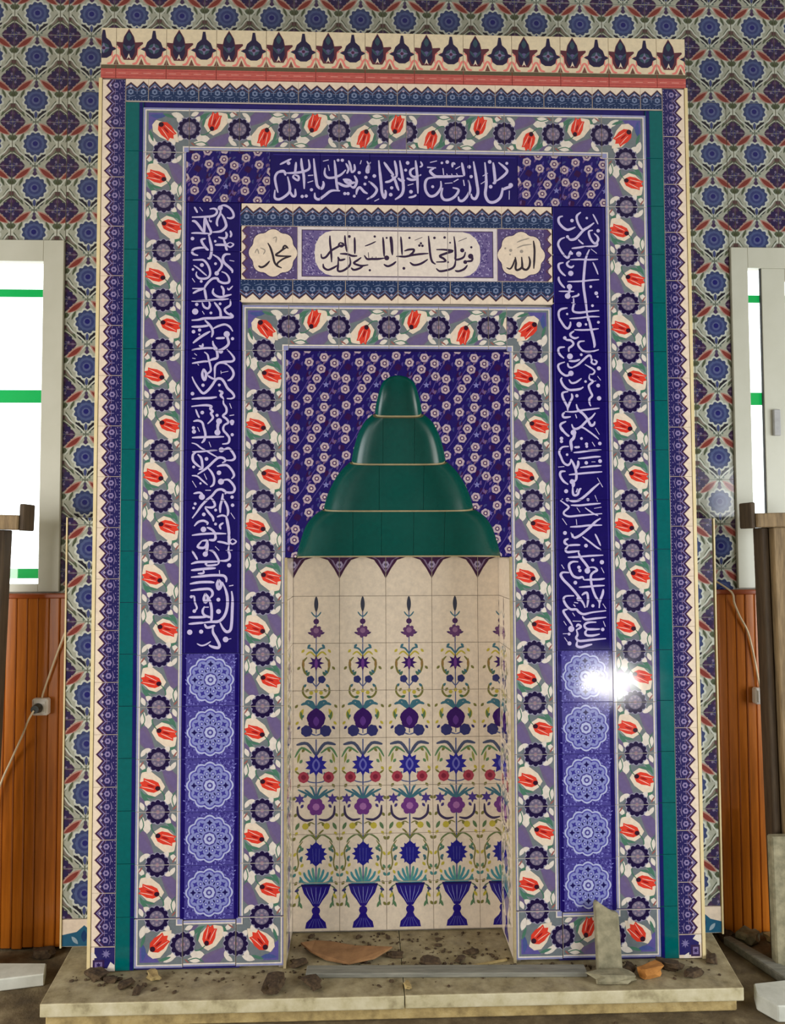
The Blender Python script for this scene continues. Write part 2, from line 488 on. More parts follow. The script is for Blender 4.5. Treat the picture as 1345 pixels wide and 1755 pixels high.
CREAM = srgb(228, 210, 188)
WHITE = srgb(222, 212, 200)
NAVY = srgb(17, 5, 88)
INK = srgb(27, 16, 60)
PLUM = srgb(74, 34, 66)
MAROON = srgb(92, 46, 58)
LILAC = srgb(108, 94, 128)
PALE = srgb(142, 144, 184)
GREYTEAL = srgb(118, 134, 134)
LEAFGREEN = srgb(74, 118, 98)
TEAL = srgb(0, 94, 94)
RED = srgb(218, 62, 46)
SALMON = srgb(226, 130, 120)
SCRIPT = srgb(196, 186, 222)
CALLIGRAPHY = {  # brush strokes of the inscriptions on the panel plane: width in 0.1 mm, then x z in mm; o = dot
 'left': '92 -719 2979 -698 2987 -677 2979 -661 2960 -658 2941 -671 2934 -684 2937;92 -709 2973 -711 2952 -721 2932 -724 2913 -720 2901;o105 -711 2976;105 -706 2952 -695 2933 -687 2908 -691 2895 -708 2881 -740 2877;92 -753 2971 -735 2973 -724 2965 -727 2951 -743 2942 -774 2939 -823 2937;79 -814 2979 -807 2967 -801 2955;63 -793 2978 -780 2962;105 -823 2922 -808 2918 -790 2896 -779 2878;79 -825 2872 -803 2873 -779 2872 -753 2871;105 -773 2937 -773 2910 -774 2883 -776 2872;105 -769 2935 -761 2910 -750 2886 -747 2875 -758 2862;o47 -748 2921;74 -753 2938 -754 2921;o74 -820 2850;105 -755 2862 -750 2840 -744 2813 -746 2786 -752 2770 -760 2773;100 -768 2851 -784 2845 -779 2829 -763 2808 -755 2805;95 -763 2813 -792 2813 -815 2807 -821 2794 -813 2786 -797 2782;90 -739 2786 -718 2773 -704 2754 -704 2738 -717 2719 -728 2711;o92 -723 2710;95 -689 2879 -684 2865 -692 2852 -718 2857;95 -697 2849 -690 2830 -686 2811 -681 2803;95 -731 2825 -708 2826 -686 2825;63 -671 2836 -657 2828 -671 2817 -684 2827 -671 2836;84 -671 2884 -666 2868 -671 2857;105 -669 2788 -689 2787 -699 2773 -694 2754 -675 2736 -662 2722 -662 2712;69 -673 2763 -654 2760;o53 -730 2840;90 -818 2763 -797 2764 -776 2763 -760 2746 -750 2721 -751 2700 -765 2689 -791 2689 -804 2702 -802 2716;63 -815 2742 -796 2729 -778 2713 -762 2700;o79 -782 2743;o53 -817 2725;o58 -728 2749;o58 -784 2677;69 -820 2689 -809 2673;95 -704 2717 -686 2709 -674 2690 -676 2674 -696 2671 -715 2679 -720 2689 -738 2689 -754 2676 -767 2659 -775 2649 -819 2648;90 -817 2628 -796 2640 -775 2646;100 -772 2651 -767 2625 -763 2603;95 -735 2649 -738 2633 -727 2620 -706 2614 -683 2620 -664 2625;95 -706 2660 -696 2644 -696 2620;84 -822 2597 -785 2598 -746 2601 -706 2604 -675 2607;90 -780 2592 -772 2574 -756 2568 -749 2582 -753 2595;95 -732 2593 -719 2577 -708 2558 -706 2534;90 -669 2604 -669 2582 -690 2566 -682 2550 -661 2540 -658 2531;o127 -807 2555;o69 -801 2584;o58 -745 2550;o58 -709 2587;63 -680 2652 -675 2644 -659 2660;69 -779 2557 -771 2544;100 -821 2520 -795 2522 -769 2528 -732 2529 -706 2532 -669 2532 -658 2538 -669 2551;105 -708 2553 -706 2537 -711 2527;95 -769 2521 -753 2505 -741 2489 -737 2470 -742 2452;95 -821 2494 -784 2495 -750 2500;84 -737 2486 -716 2497 -690 2504 -671 2495 -658 2476;100 -815 2428 -794 2446 -771 2462 -747 2476;o74 -813 2474;o66 -789 2481;o40 -790 2463;o66 -659 2447;105 -682 2473 -679 2452 -674 2431 -681 2417 -700 2404 -715 2401;o127 -682 2465;90 -725 2448 -705 2449 -689 2450;100 -737 2438 -734 2422 -723 2404 -718 2382 -720 2369 -739 2363 -752 2357;84 -820 2400 -789 2406 -757 2409 -726 2408;o84 -726 2406;o95 -705 2396;84 -776 2427 -778 2414 -791 2419;79 -770 2393 -757 2382 -752 2361 -746 2339 -744 2318 -757 2305 -769 2286;79 -818 2347 -796 2351 -770 2355 -749 2355;105 -772 2326 -777 2310 -775 2291 -767 2281 -762 2305 -770 2321 -772 2326;90 -681 2404 -663 2385 -652 2367 -660 2356 -691 2354 -715 2348 -727 2334 -728 2308 -728 2284;95 -678 2342 -660 2324 -654 2303 -665 2284 -678 2279;84 -715 2349 -694 2350 -678 2342;100 -817 2294 -809 2275 -793 2249 -774 2228 -756 2238 -738 2260 -722 2284 -704 2286 -691 2273 -678 2249 -659 2231 -651 2215 -662 2207 -680 2207;79 -756 2299 -741 2289 -728 2284;53 -704 2310 -675 2316;53 -704 2318 -703 2305;o74 -815 2226;o66 -774 2260;o58 -710 2261;95 -818 2204 -782 2208 -748 2209 -719 2213;105 -712 2239 -698 2231 -704 2220 -693 2207;90 -693 2207 -693 2188 -682 2170 -682 2151 -695 2138 -680 2125 -674 2111 -690 2101 -695 2086;95 -819 2175 -787 2179 -756 2180 -740 2175 -745 2167 -735 2156 -742 2148 -734 2132 -742 2119 -755 2106;o74 -776 2151;o63 -718 2140;69 -669 2188 -661 2167;79 -669 2139 -651 2142;o92 -659 2114;74 -802 2164 -794 2143 -787 2130;90 -811 2116 -792 2119 -776 2111 -768 2090;119 -711 2125 -713 2106 -717 2090;o119 -710 2117;o66 -810 2090;63 -809 2387 -799 2379;63 -817 2368 -804 2366;63 -791 2339 -796 2345;95 -776 2109 -768 2086 -763 2062 -768 2041 -778 2030;105 -716 2109 -715 2091 -713 2075;o121 -716 2072;90 -679 2110 -692 2096 -692 2080 -679 2065 -669 2049 -674 2030 -697 2026;o66 -658 2063;90 -816 2051 -781 2053 -742 2054 -690 2055;o84 -808 2075;63 -794 2093 -786 2075;o66 -659 2107;63 -817 2030 -799 2025 -778 2009 -754 1996 -733 1983 -712 1972;58 -749 2035 -741 2014;74 -814 1995 -780 1996 -749 2000 -715 2002;95 -799 1993 -811 1983 -811 1962 -798 1946 -780 1933;95 -793 1985 -780 1972 -775 1951 -775 1930 -788 1925;95 -710 2004 -689 2004 -671 2009 -655 1991 -647 1972 -658 1962 -681 1962;o105 -700 2003;95 -793 1906 -772 1920 -749 1938 -728 1959 -710 1972 -692 1970 -684 1959 -697 1951;o74 -758 1967;o58 -808 1935;o92 -709 1912;95 -717 1937 -697 1942 -676 1941 -657 1920 -650 1901 -660 1888;69 -815 1901 -793 1898 -772 1880 -753 1864;90 -754 1933 -738 1914 -728 1891 -730 1867 -743 1856;63 -767 1909 -756 1885;63 -813 1880 -797 1854;o47 -781 1870;95 -701 1880 -675 1885 -657 1870 -647 1851 -654 1835 -678 1835 -696 1843;o121 -701 1877;95 -812 1733 -794 1757 -776 1783 -753 1807 -735 1822 -717 1843 -696 1846 -680 1835 -686 1828;84 -808 1830 -784 1834 -771 1825;o121 -775 1817;74 -762 1843 -740 1843;90 -745 1817 -730 1801 -724 1783 -737 1775 -763 1778;95 -763 1775 -747 1754 -732 1736 -729 1720;95 -693 1830 -696 1807 -703 1780 -703 1754;95 -691 1809 -677 1783 -672 1759 -675 1741;o74 -767 1748;o58 -721 1765;o69 -657 1816;o69 -655 1784;o58 -801 1790;o53 -807 1773;63 -662 1754 -646 1730;79 -716 1738 -695 1744 -677 1738;111 -680 1741 -674 1715 -669 1683 -668 1655;90 -804 1702 -789 1718 -768 1723 -752 1715 -755 1707;84 -700 1689 -704 1704 -690 1715;o111 -768 1689;95 -755 1697 -737 1689 -723 1673 -721 1650;84 -813 1666 -773 1671 -726 1673 -679 1672;o58 -721 1710;105 -722 1671 -721 1655 -728 1647 -747 1648;111 -669 1671 -668 1649 -668 1627;66 -654 1652 -640 1641 -654 1631 -665 1641 -654 1652;83 -714 1641 -692 1638 -668 1630;100 -774 1644 -790 1621 -763 1618 -753 1644 -774 1644;111 -752 1641 -753 1617 -757 1592;o105 -760 1592;89 -746 1606 -730 1603 -716 1584 -707 1564 -711 1551;66 -722 1622 -706 1606;94 -668 1625 -670 1605 -665 1589 -667 1573 -681 1566 -703 1566;77 -681 1605 -654 1607;83 -812 1606 -800 1587 -790 1570;94 -815 1554 -789 1561 -746 1562 -708 1563;77 -757 1547 -735 1548 -711 1551;o55 -757 1554;100 -815 1529 -786 1532 -746 1536 -719 1537;77 -705 1529 -704 1515;100 -815 1502 -778 1505 -737 1509 -691 1508 -678 1496 -678 1482;77 -789 1516 -767 1518 -767 1529;100 -819 1476 -783 1482 -745 1483 -724 1481;125 -708 1493 -713 1474 -707 1455 -697 1474 -708 1493;111 -694 1483 -680 1452 -673 1420 -674 1382 -685 1349 -706 1330 -736 1328 -763 1325;100 -817 1450 -786 1454 -745 1456 -732 1445 -732 1431 -742 1420;116 -759 1439 -764 1418 -758 1404 -748 1420 -759 1439;105 -748 1426 -739 1404 -734 1377 -734 1344 -736 1328;94 -761 1388 -769 1371 -763 1355 -744 1347 -739 1349;83 -764 1385 -745 1385;94 -823 1346 -788 1346 -753 1347;89 -823 1320 -790 1323 -761 1325;111 -657 1447 -653 1417 -654 1371 -656 1322 -661 1295 -676 1289 -690 1303 -701 1325;100 -761 1320 -752 1306 -733 1309 -720 1314;111 -728 1311 -728 1287 -714 1262 -703 1238 -708 1227 -730 1231 -744 1238;61 -790 1244 -773 1236 -755 1240 -736 1252;72 -811 1429 -802 1426 -799 1404 -791 1382 -801 1369;o61 -813 1426;o72 -801 1370;o105 -818 1288;o83 -774 1290;o97 -707 1368;o77 -708 1414;83 -667 1467 -650 1470;o111 -679 1259;61 -673 1259 -657 1262;o83 -667 1548',
 'right': '100 672 2959 656 2953 655 2934 669 2915 688 2903 707 2907 723 2915;o74 709 2941;95 746 2976 729 2960 732 2935 745 2910 756 2902;105 800 2933 778 2916 756 2902 739 2883 722 2866 701 2862 690 2874;o66 690 2874;63 795 2969 806 2949 816 2927;o74 816 2900;o53 770 2952;95 794 2902 778 2897 780 2877 791 2856 804 2847 815 2861 813 2875 799 2889;69 733 2863 744 2852 755 2844;74 812 2853 812 2842 801 2836 760 2835;79 706 2826 738 2830 760 2835;90 679 2871 660 2862 651 2843 659 2821 675 2797 689 2786 697 2791;100 703 2816 697 2800 691 2789;o66 705 2805;o111 735 2803;105 779 2822 768 2798 761 2773 757 2740 754 2707 752 2680 755 2647 760 2609 764 2571 768 2528;63 785 2825 809 2806;69 699 2779 738 2781 776 2780 814 2782;90 697 2775 686 2764 691 2753 704 2748 715 2756;90 672 2767 653 2761 653 2742 666 2723 680 2712;o111 701 2723;63 792 2770 803 2746 813 2719;69 687 2689 725 2690 753 2692 785 2696 817 2698;90 652 2709 652 2695 663 2676 676 2663;o111 695 2668;o119 687 2630;95 695 2671 695 2652 687 2630;58 651 2649 690 2649 714 2649;79 703 2625 730 2633 730 2641;90 711 2622 711 2597 707 2576 713 2565 737 2562 773 2567 815 2571;74 702 2603 719 2597;o79 804 2642;o47 809 2628;o58 788 2591;o58 782 2669;90 686 2581 659 2575 649 2559 653 2528;69 693 2537 734 2540 778 2546 816 2546;o47 684 2556;95 647 2551 658 2527 674 2503 687 2497 696 2511 697 2525;o111 732 2513;o53 760 2514;o58 811 2523;105 768 2552 775 2522 782 2490 790 2457 794 2430 791 2419;74 712 2492 744 2491 782 2493 812 2497;90 712 2487 697 2476 698 2465 714 2457 730 2462;90 673 2462 679 2451 698 2448 708 2435 700 2424 689 2416 689 2400;o74 673 2458;90 754 2446 733 2443 727 2430 738 2413 754 2403 781 2403 811 2411;90 673 2421 651 2418 646 2405 653 2389 669 2375;o121 693 2383;84 688 2364 713 2364 734 2371;90 672 2360 648 2351 645 2337 655 2318 674 2305 690 2308 698 2316;o111 696 2314;90 701 2337 723 2348 745 2367 767 2386 778 2384 780 2365;79 683 2356 688 2340 704 2337;79 791 2370 802 2362 794 2351 780 2359 786 2373;69 753 2351 772 2340 785 2332 793 2322 785 2311 771 2311;90 771 2308 771 2292 785 2281 768 2265 773 2243 781 2224 770 2211 770 2192 775 2181;63 782 2281 798 2284;o84 810 2335;o79 806 2265;o92 809 2213;o69 719 2223;o58 739 2390;95 660 2297 655 2286 665 2264 684 2248 708 2247 733 2251 746 2259;79 687 2289 698 2275 717 2278 739 2294;95 684 2240 662 2235 661 2218 672 2194 680 2178 681 2162;95 697 2232 700 2216 689 2194 683 2173;74 669 2159 704 2158 745 2165 777 2169 810 2173;90 669 2156 660 2146 666 2135 693 2138;105 716 2189 723 2167 745 2148 761 2127 774 2103 787 2108 790 2119;95 793 2154 777 2135 758 2122 736 2100 717 2089 703 2092 696 2108;90 712 2148 717 2132;90 674 2119 652 2108 652 2092 660 2077;o53 755 2281;58 804 2303 817 2286;90 655 2095 663 2079 679 2063 687 2060;119 695 2077 706 2071 703 2052 692 2039 694 2015 694 1999;o119 703 2074;69 717 2093 739 2095 765 2079 789 2061 805 2047;58 792 2093 808 2066;o74 654 2050;o66 654 2038;o58 735 2050;o66 755 2028;o58 756 2018;o74 809 2030;69 778 2036 789 2018;90 705 2015 721 2015 727 2018;90 683 2018 657 2015 644 1996 651 1975 661 1953 677 1943 688 1951 691 1967;79 702 1993 734 1996 775 2002 815 2004;79 720 1969 753 1972 785 1976 812 1977;o74 753 1952;o79 809 1959;53 774 1956 790 1956;o53 676 1985;100 691 1967 701 1948 709 1926 712 1908 711 1886 700 1873;105 720 1961 720 1945 712 1926;74 728 1933 763 1937 787 1939 814 1941;79 682 1904 720 1908 763 1912 817 1916;95 669 1918 650 1916 647 1900 660 1878 679 1865;132 692 1884 700 1870 697 1854;o105 695 1876;95 697 1860 697 1833 702 1822 716 1825 724 1844 732 1849;105 716 1849 710 1833;o84 670 1838;63 639 1935 664 1937;100 805 1870 783 1852 759 1830 737 1812 718 1801 694 1798 678 1804;o74 675 1804;63 797 1892 818 1854;79 646 1798 656 1808;79 646 1801 664 1788 680 1774 661 1756 661 1745 680 1737 717 1740 760 1744 814 1748;79 688 1782 723 1781 761 1785 809 1789;58 786 1822 796 1796;o63 758 1804;58 745 1772 776 1750 798 1740;53 782 1769 812 1774;58 712 1772 725 1753;100 808 1729 787 1716 765 1694 743 1676 721 1660 700 1652 692 1668;79 684 1695 722 1697 760 1701 813 1702;63 653 1729 671 1703;63 709 1726 711 1703;o79 663 1671;63 687 1673 692 1652;100 677 1648 663 1642 662 1631 674 1623;83 674 1621 699 1623 724 1623;94 676 1620 665 1606 670 1595 693 1596 721 1599;100 715 1598 723 1575 740 1553 754 1533 759 1517;o116 751 1520;72 733 1656 761 1636 789 1614 808 1603;72 784 1667 795 1645 806 1619;77 673 1574 709 1575 754 1579 816 1582;o77 747 1620;o89 810 1554;o66 773 1563;o69 717 1534;o69 721 1521;100 715 1556 692 1556 678 1545 681 1523 694 1500 714 1492 731 1495 736 1484;83 736 1484 770 1485 801 1486 821 1489;94 759 1533 779 1533 790 1522 776 1514 765 1500 766 1472 772 1445 783 1417 797 1395 796 1372;100 814 1447 811 1428 802 1406 797 1389;66 807 1533 818 1511;77 716 1455 753 1457 786 1460 820 1461;105 678 1513 652 1514 644 1503 655 1484 677 1462 699 1437 718 1412 732 1392 740 1373;66 647 1545 658 1528;o77 702 1473;94 727 1423 738 1431 749 1431 752 1403 747 1375;o97 715 1409;94 696 1421 665 1420 654 1409 662 1387 681 1368 704 1367 715 1356 734 1348 768 1355 824 1361;94 670 1368 653 1362 659 1346 675 1323 689 1301;o125 683 1290;83 696 1395 712 1392;83 693 1387 701 1378;83 728 1340 740 1327 773 1330 824 1335;66 689 1354 698 1340;66 689 1321 723 1320;94 784 1316 751 1315 736 1304 745 1290 773 1288 798 1289;94 747 1287 739 1276 744 1265 767 1263 797 1269;89 702 1285 722 1298 711 1307 703 1298;94 703 1287 708 1268 702 1254 713 1243 733 1243 772 1247 822 1251;100 707 1243 704 1224 721 1218 744 1224 766 1229;o72 809 1287;o83 675 1233;o61 674 1270;o66 771 1381;61 811 1389 824 1369;66 812 1320 820 1298;66 653 1321 664 1304;66 655 1257 668 1238;55 649 1271 672 1272',
 'top': '98 -460 3126 -481 3125 -493 3104 -489 3072 -481 3041;106 -481 3127 -458 3130 -451 3112;98 -451 3122 -409 3124 -374 3131 -355 3145 -359 3180;106 -388 3184 -386 3152 -378 3113 -376 3058;98 -409 3168 -411 3140 -414 3120;91 -416 3116 -399 3109 -401 3093 -420 3105 -416 3116;83 -474 3157 -451 3169 -428 3181;o76 -439 3163;106 -443 3108 -435 3073 -435 3046 -454 3026 -477 3014 -494 3021 -493 3053;98 -435 3053 -424 3030 -412 3030 -412 3058;o68 -384 3027;o68 -368 3029;98 -361 3113 -340 3115;83 -363 3084 -340 3092;113 -338 3184 -334 3141 -328 3094 -322 3069 -305 3061 -298 3079 -301 3091;o68 -347 3055;106 -334 3043 -332 3023 -317 3016 -294 3032 -267 3052 -232 3052;106 -255 3178 -251 3142 -248 3103 -244 3068 -240 3052;98 -292 3146 -294 3122 -282 3106 -255 3107 -228 3119 -209 3139;83 -280 3158 -275 3134;83 -301 3173 -278 3179;o61 -240 3178;o68 -223 3178;91 -209 3166 -198 3143 -205 3123;91 -198 3178 -190 3155 -186 3127;91 -175 3163 -173 3139 -186 3127;113 -244 3087 -213 3072 -186 3076;106 -221 3099 -194 3096 -186 3084;106 -175 3116 -165 3092 -175 3067 -190 3072;113 -217 3096 -198 3084 -171 3088;o68 -213 3041;o68 -200 3041;o68 -155 3128;o68 -128 3109;o61 -132 3081;o76 -94 3115;98 -124 3176 -115 3156 -117 3132 -125 3132 -121 3152 -109 3172;83 -151 3163 -146 3179;106 -167 3037 -163 3057 -152 3067 -136 3050 -121 3042;106 -117 3093 -98 3078 -84 3058 -98 3034 -125 3018;o61 -175 3031;83 -94 3011 -75 3021;113 -76 3180 -72 3137 -67 3090 -63 3047 -53 3025 -48 3047 -51 3058;113 -55 3173 -36 3145 -15 3118;98 -51 3090 -32 3094 -15 3106;o68 -24 3067;o76 -28 3039;108 -26 3120 -11 3100 -3 3076 5 3056;108 -12 3180 -5 3144 -3 3112;101 -30 3093 -18 3104 -3 3116;116 9 3181 15 3144 21 3100 23 3060 13 3036 -11 3019;101 1 3108 17 3096 29 3100;o77 41 3171;o62 33 3141;108 73 3182 77 3145 80 3109 82 3045;101 69 3151 53 3141 53 3123 69 3113 96 3123;101 37 3108 57 3101 80 3105;77 89 3154 100 3162 93 3178;o77 54 3052;85 41 3078 64 3085;85 44 3028 64 3032 76 3040;116 120 3154 156 3152;116 148 3150 132 3138 152 3118 176 3116 215 3117 267 3120;93 184 3151 187 3123;77 199 3129 203 3119;77 219 3129 223 3119;77 239 3131 245 3119;108 261 3176 267 3144 271 3120;108 156 3112 124 3108 112 3089 114 3057 131 3035 155 3041 175 3070 175 3098;o62 142 3074;o77 202 3177;o54 180 3173;85 132 3174 160 3181;93 223 3155 224 3172 235 3168;85 235 3148 255 3160;108 183 3070 177 3042 187 3022 211 3022 235 3038 247 3063 223 3071;101 247 3107 227 3095;77 191 3088 223 3091;108 267 3104 271 3079;108 287 3104 294 3068 286 3043 266 3019 250 3019 246 3035;116 309 3181 315 3141 322 3092 326 3052 316 3027 302 3031 298 3047;o70 299 3118;o77 291 3158;116 355 3178 359 3133 360 3085 356 3044 369 3016 393 3014 417 3033 426 3065 424 3073;116 389 3178 393 3142 396 3097 386 3093;108 411 3178 435 3158 446 3142 430 3122 402 3101;116 426 3065 446 3074 464 3078;o97 460 3084;o77 375 3180;o77 378 3077;o62 445 3175;77 454 3062 453 3025;77 338 3088 358 3101;77 346 3121 367 3133',
 'centre': '72 -273 2868 -272 2836 -268 2802 -266 2759;72 -308 2793 -305 2777 -289 2780 -269 2805 -247 2819 -230 2828 -213 2828;72 -233 2840 -219 2834 -225 2824 -237 2829 -233 2840;66 -213 2870 -211 2839 -205 2802;72 -233 2794 -205 2793 -183 2786 -163 2786;72 -174 2862 -173 2828 -173 2794;72 -300 2753 -297 2737 -280 2728 -258 2737 -241 2748;72 -241 2782 -233 2768 -211 2773;72 -239 2777 -240 2748 -241 2726 -227 2723 -205 2735 -191 2754 -194 2783;72 -147 2780 -161 2769 -177 2757 -161 2749 -144 2746 -119 2750;72 -188 2738 -177 2729 -155 2735 -138 2747;77 -135 2789 -124 2774 -105 2774 -88 2774 -74 2775 -55 2778;o105 -45 2779;50 -119 2801 -117 2778;50 -103 2784 -103 2775;50 -88 2784 -88 2775;72 -60 2864 -57 2824 -55 2784;72 -31 2867 -26 2830 -24 2796;72 -57 2753 -41 2745 -21 2753 -7 2765;72 -7 2785 20 2788;o61 -195 2865;o50 -93 2866;o44 -45 2861;o50 -113 2728;44 -133 2826 -110 2835 -88 2846;66 12 2867 15 2830 17 2791;72 -26 2867 -23 2830 -22 2790;72 -5 2786 28 2785 56 2791 90 2796 124 2799;72 26 2808 45 2814 65 2814 59 2800 45 2791;o50 47 2862;o55 87 2831;o55 99 2830;o50 93 2840;72 48 2762 65 2751 93 2757 121 2775;72 124 2871 127 2834 131 2792 138 2766 152 2755;77 155 2815 186 2815 222 2810 197 2801 169 2789 185 2778 191 2767 154 2764;72 154 2738 168 2727 193 2730 219 2739 230 2753 233 2776;72 227 2870 231 2835 233 2793 233 2776 250 2777 267 2787 273 2807;o88 260 2813;o110 294 2789;72 302 2788 298 2771 275 2768;o83 272 2765;72 230 2730 244 2727 267 2736 281 2753;o61 24 2737;o55 148 2863;o55 189 2865;o50 297 2826;o44 202 2764;o39 211 2844;44 68 2852 99 2865;44 245 2850 279 2864',
 'round_w': '71 -521 2835 -510 2815 -501 2786 -494 2757 -482 2742 -465 2734;71 -558 2742 -546 2736 -529 2744 -513 2762;62 -439 2813 -453 2825 -463 2811;66 -444 2818 -458 2811 -475 2798 -489 2786 -463 2782 -427 2783;62 -427 2782 -453 2774 -472 2762 -482 2752 -482 2740',
 'round_w_fine': '47 -572 2793 -563 2810 -556 2790;47 -551 2815 -532 2805 -539 2788;47 -501 2854 -487 2859 -489 2837',
 'round_e': '71 550 2856 554 2821 553 2784 550 2740;76 530 2791 535 2772 532 2750 520 2736 505 2742 503 2764 501 2789;76 503 2764 500 2744 483 2734 476 2742 478 2764 475 2788;57 474 2781 466 2756 454 2739 439 2744',
 'round_e_fine': '52 482 2848 506 2858 533 2865;52 482 2825 509 2836 543 2841;o71 501 2811;o66 457 2815;o43 435 2823;o36 454 2798',
}

# ------------------------------------------------------------------ motifs
def blossom(p, x, z, r, lay=3):
    """dark scalloped rosette with a lilac-grey heart"""
    for k in range(4):
        a = PI / 4 + PI / 2 * k
        p.leaf(x + r * 0.7 * math.cos(a), z + r * 0.7 * math.sin(a), x + r * 1.42 * math.cos(a + 0.1), z + r * 1.42 * math.sin(a + 0.1), 0.022, WHITE, lay)
    p.lobes(x, z, r * 1.04, 0.06, 12, srgb(150, 146, 170), lay, per=4)
    p.lobes(x, z, r, 0.16, 12, INK, lay + 1, per=6)
    p.disc(x, z, r * 0.60, srgb(110, 102, 126), lay + 2, 14)
    for k in range(8):
        a = 2 * PI * k / 8
        p.disc(x + r * 0.42 * math.cos(a), z + r * 0.42 * math.sin(a), r * 0.10, srgb(150, 136, 150), lay + 3, 6)
    p.disc(x, z, r * 0.16, srgb(160, 128, 140), lay + 3, 8)

def tulip(p, bx, bz, tx, tz, lay=4):
    """red tulip from its dark base to its split tip"""
    dx, dz = tx - bx, tz - bz
    L = math.hypot(dx, dz)
    ux, uz = dx / L, dz / L
    q = lambda a, b: (bx + ux * a * L - uz * b * L, bz + uz * a * L + ux * b * L)
    p.poly([q(*s) for s in ((0.0, -0.12), (0.18, -0.31), (0.5, -0.36), (0.8, -0.30), (0.98, -0.30), (0.92, -0.12), (1.08, 0.0), (0.92, 0.12), (0.98, 0.30), (0.8, 0.30), (0.5, 0.36), (0.18, 0.31), (0.0, 0.12))], RED, lay)
    for s in (-0.14, 0.14):
        p.stroke([q(0.25, s * 0.9), q(0.55, s * 1.1), (q(0.9, s * 1.5))], 0.0026, srgb(244, 206, 190), lay + 1, curve=False)
    p.disc(*q(0.08, 0), L * 0.14, srgb(52, 20, 40), lay + 2, 8)
    p.leaf(*q(0.25, 0.0), *q(0.7, 0.0), 0.008, srgb(160, 24, 26), lay + 1)

def band_print(half=0.2):
    p = Print()
    W = 0.0730
    p.rect(-0.0865, -0.01, 0.0865, 0.21, PALE, 1)
    p.rect(-0.0780, -0.01, 0.0780, 0.21, WHITE, 2)
    p.rect(-W, -0.01, W, 0.21, srgb(110, 118, 122), 3)
    q = Print()                                   # between the blossoms, about (0, 0.1)
    q.poly([(0.010, 0.064), (0.034, 0.072), (0.064, 0.040), (0.064, -0.030), (0.042, -0.026), (0.026, 0.010)], LILAC, 1)
    q.leaf(0.012, 0.070, 0.060, -0.020, 0.030, srgb(106, 92, 134), 2, 0.010)
    q.poly([(-0.064, 0.010), (-0.064, -0.060), (-0.040, -0.085), (-0.010, -0.080), (-0.030, -0.050)], GREYTEAL, 1)
    q.leaf(-0.060, -0.015, -0.016, -0.078, 0.014, LEAFGREEN, 2, -0.006)
    q.leaf(-0.064, -0.040, -0.030, -0.084, 0.016, srgb(104, 92, 126), 2, -0.004)
    q.poly([(-0.050, 0.060), (-0.022, 0.052), (0.008, 0.026), (0.024, -0.004), (0.012, -0.026), (-0.010, -0.042), (-0.034, -0.034), (-0.054, -0.012), (-0.062, 0.018), (-0.058, 0.044)], CREAM, 3)
    q.leaf(-0.062, 0.050, -0.020, 0.058, 0.012, LEAFGREEN, 4, 0.006)
    q.leaf(-0.052, -0.030, -0.006, -0.046, 0.010, LEAFGREEN, 4, -0.004)
    tulip(q, 0.004, -0.012, -0.058, 0.012, 5)
    q.leaf(0.036, -0.018, 0.030, -0.076, 0.032, WHITE, 3, 0.004)
    q.leaf(0.058, -0.034, 0.050, -0.082, 0.018, WHITE, 3)
    q.stroke([(0.006, -0.014), (0.022, -0.040), (0.020, -0.074)], 0.0042, LEAFGREEN, 4)
    q.stroke([(0.062, -0.02), (0.048, -0.05), (0.058, -0.09)], 0.0036, LEAFGREEN, 4)
    q.leaf(-0.062, 0.088, -0.046, 0.058, 0.018, WHITE, 3)
    q.leaf(0.060, 0.090, 0.042, 0.058, 0.016, WHITE, 3)
    q.leaf(-0.060, -0.062, -0.048, -0.094, 0.016, WHITE, 3)
    q.leaf(-0.050, 0.094, -0.064, 0.070, 0.006, srgb(150, 96, 90), 4)
    q.leaf(0.050, -0.094, 0.064, -0.076, 0.006, srgb(150, 96, 90), 4)
    p.add(q, lambda x, z: (x * 1.12, z + 0.1))
    for it in range(len(p.items) - len(q.items), len(p.items)):
        l, c, pts = p.items[it]
        p.items[it] = (l + 3, c, [(max(-W, min(W, x)), z) for x, z in pts])
    for z in (0.0, 0.2):
        blossom(p, 0.0, z, 0.0465, 10)
    return p

def corner_print():
    p = Print()
    S = 0.092
    p.rect(-S, -S, S, S, PALE, 1)
    p.rect(-S + 0.0085, -S, S, S - 0.0085, WHITE, 2)
    p.rect(-S + 0.0135, -S, S, S - 0.0135, srgb(110, 118, 122), 3)
    p.poly([(-0.070, 0.070), (-0.010, 0.070), (-0.030, 0.046), (-0.048, 0.036), (-0.050, 0.010), (-0.070, -0.006)], srgb(92, 84, 148), 4)
    p.leaf(-0.066, 0.060, 0.004, 0.062, 0.018, srgb(70, 84, 140), 5, -0.006)
    p.poly([(-0.056, 0.020), (-0.040, 0.040), (0.010, 0.024), (0.044, -0.010), (0.050, -0.050), (0.020, -0.050), (-0.026, -0.030), (-0.052, -0.008)], CREAM, 5)
    p.leaf(-0.070, -0.02, -0.040, -0.07, 0.024, WHITE, 5)
    p.leaf(0.02, 0.068, 0.07, 0.052, 0.024, WHITE, 5)
    p.leaf(-0.066, 0.0, -0.050, -0.05, 0.012, LEAFGREEN, 6)
    p.leaf(-0.014, 0.066, 0.034, 0.05, 0.012, LEAFGREEN, 6)
    tulip(p, -0.024, 0.026, 0.026, -0.032, 6)
    p.rect(S - 0.025, -S, S, -S + 0.025, WHITE, 12)
    p.rect(S - 0.020, -S, S, -S + 0.020, PALE, 13)
    blossom(p, S, 0.006, 0.0465, 10)
    blossom(p, -0.006, -S, 0.0465, 10)
    return p

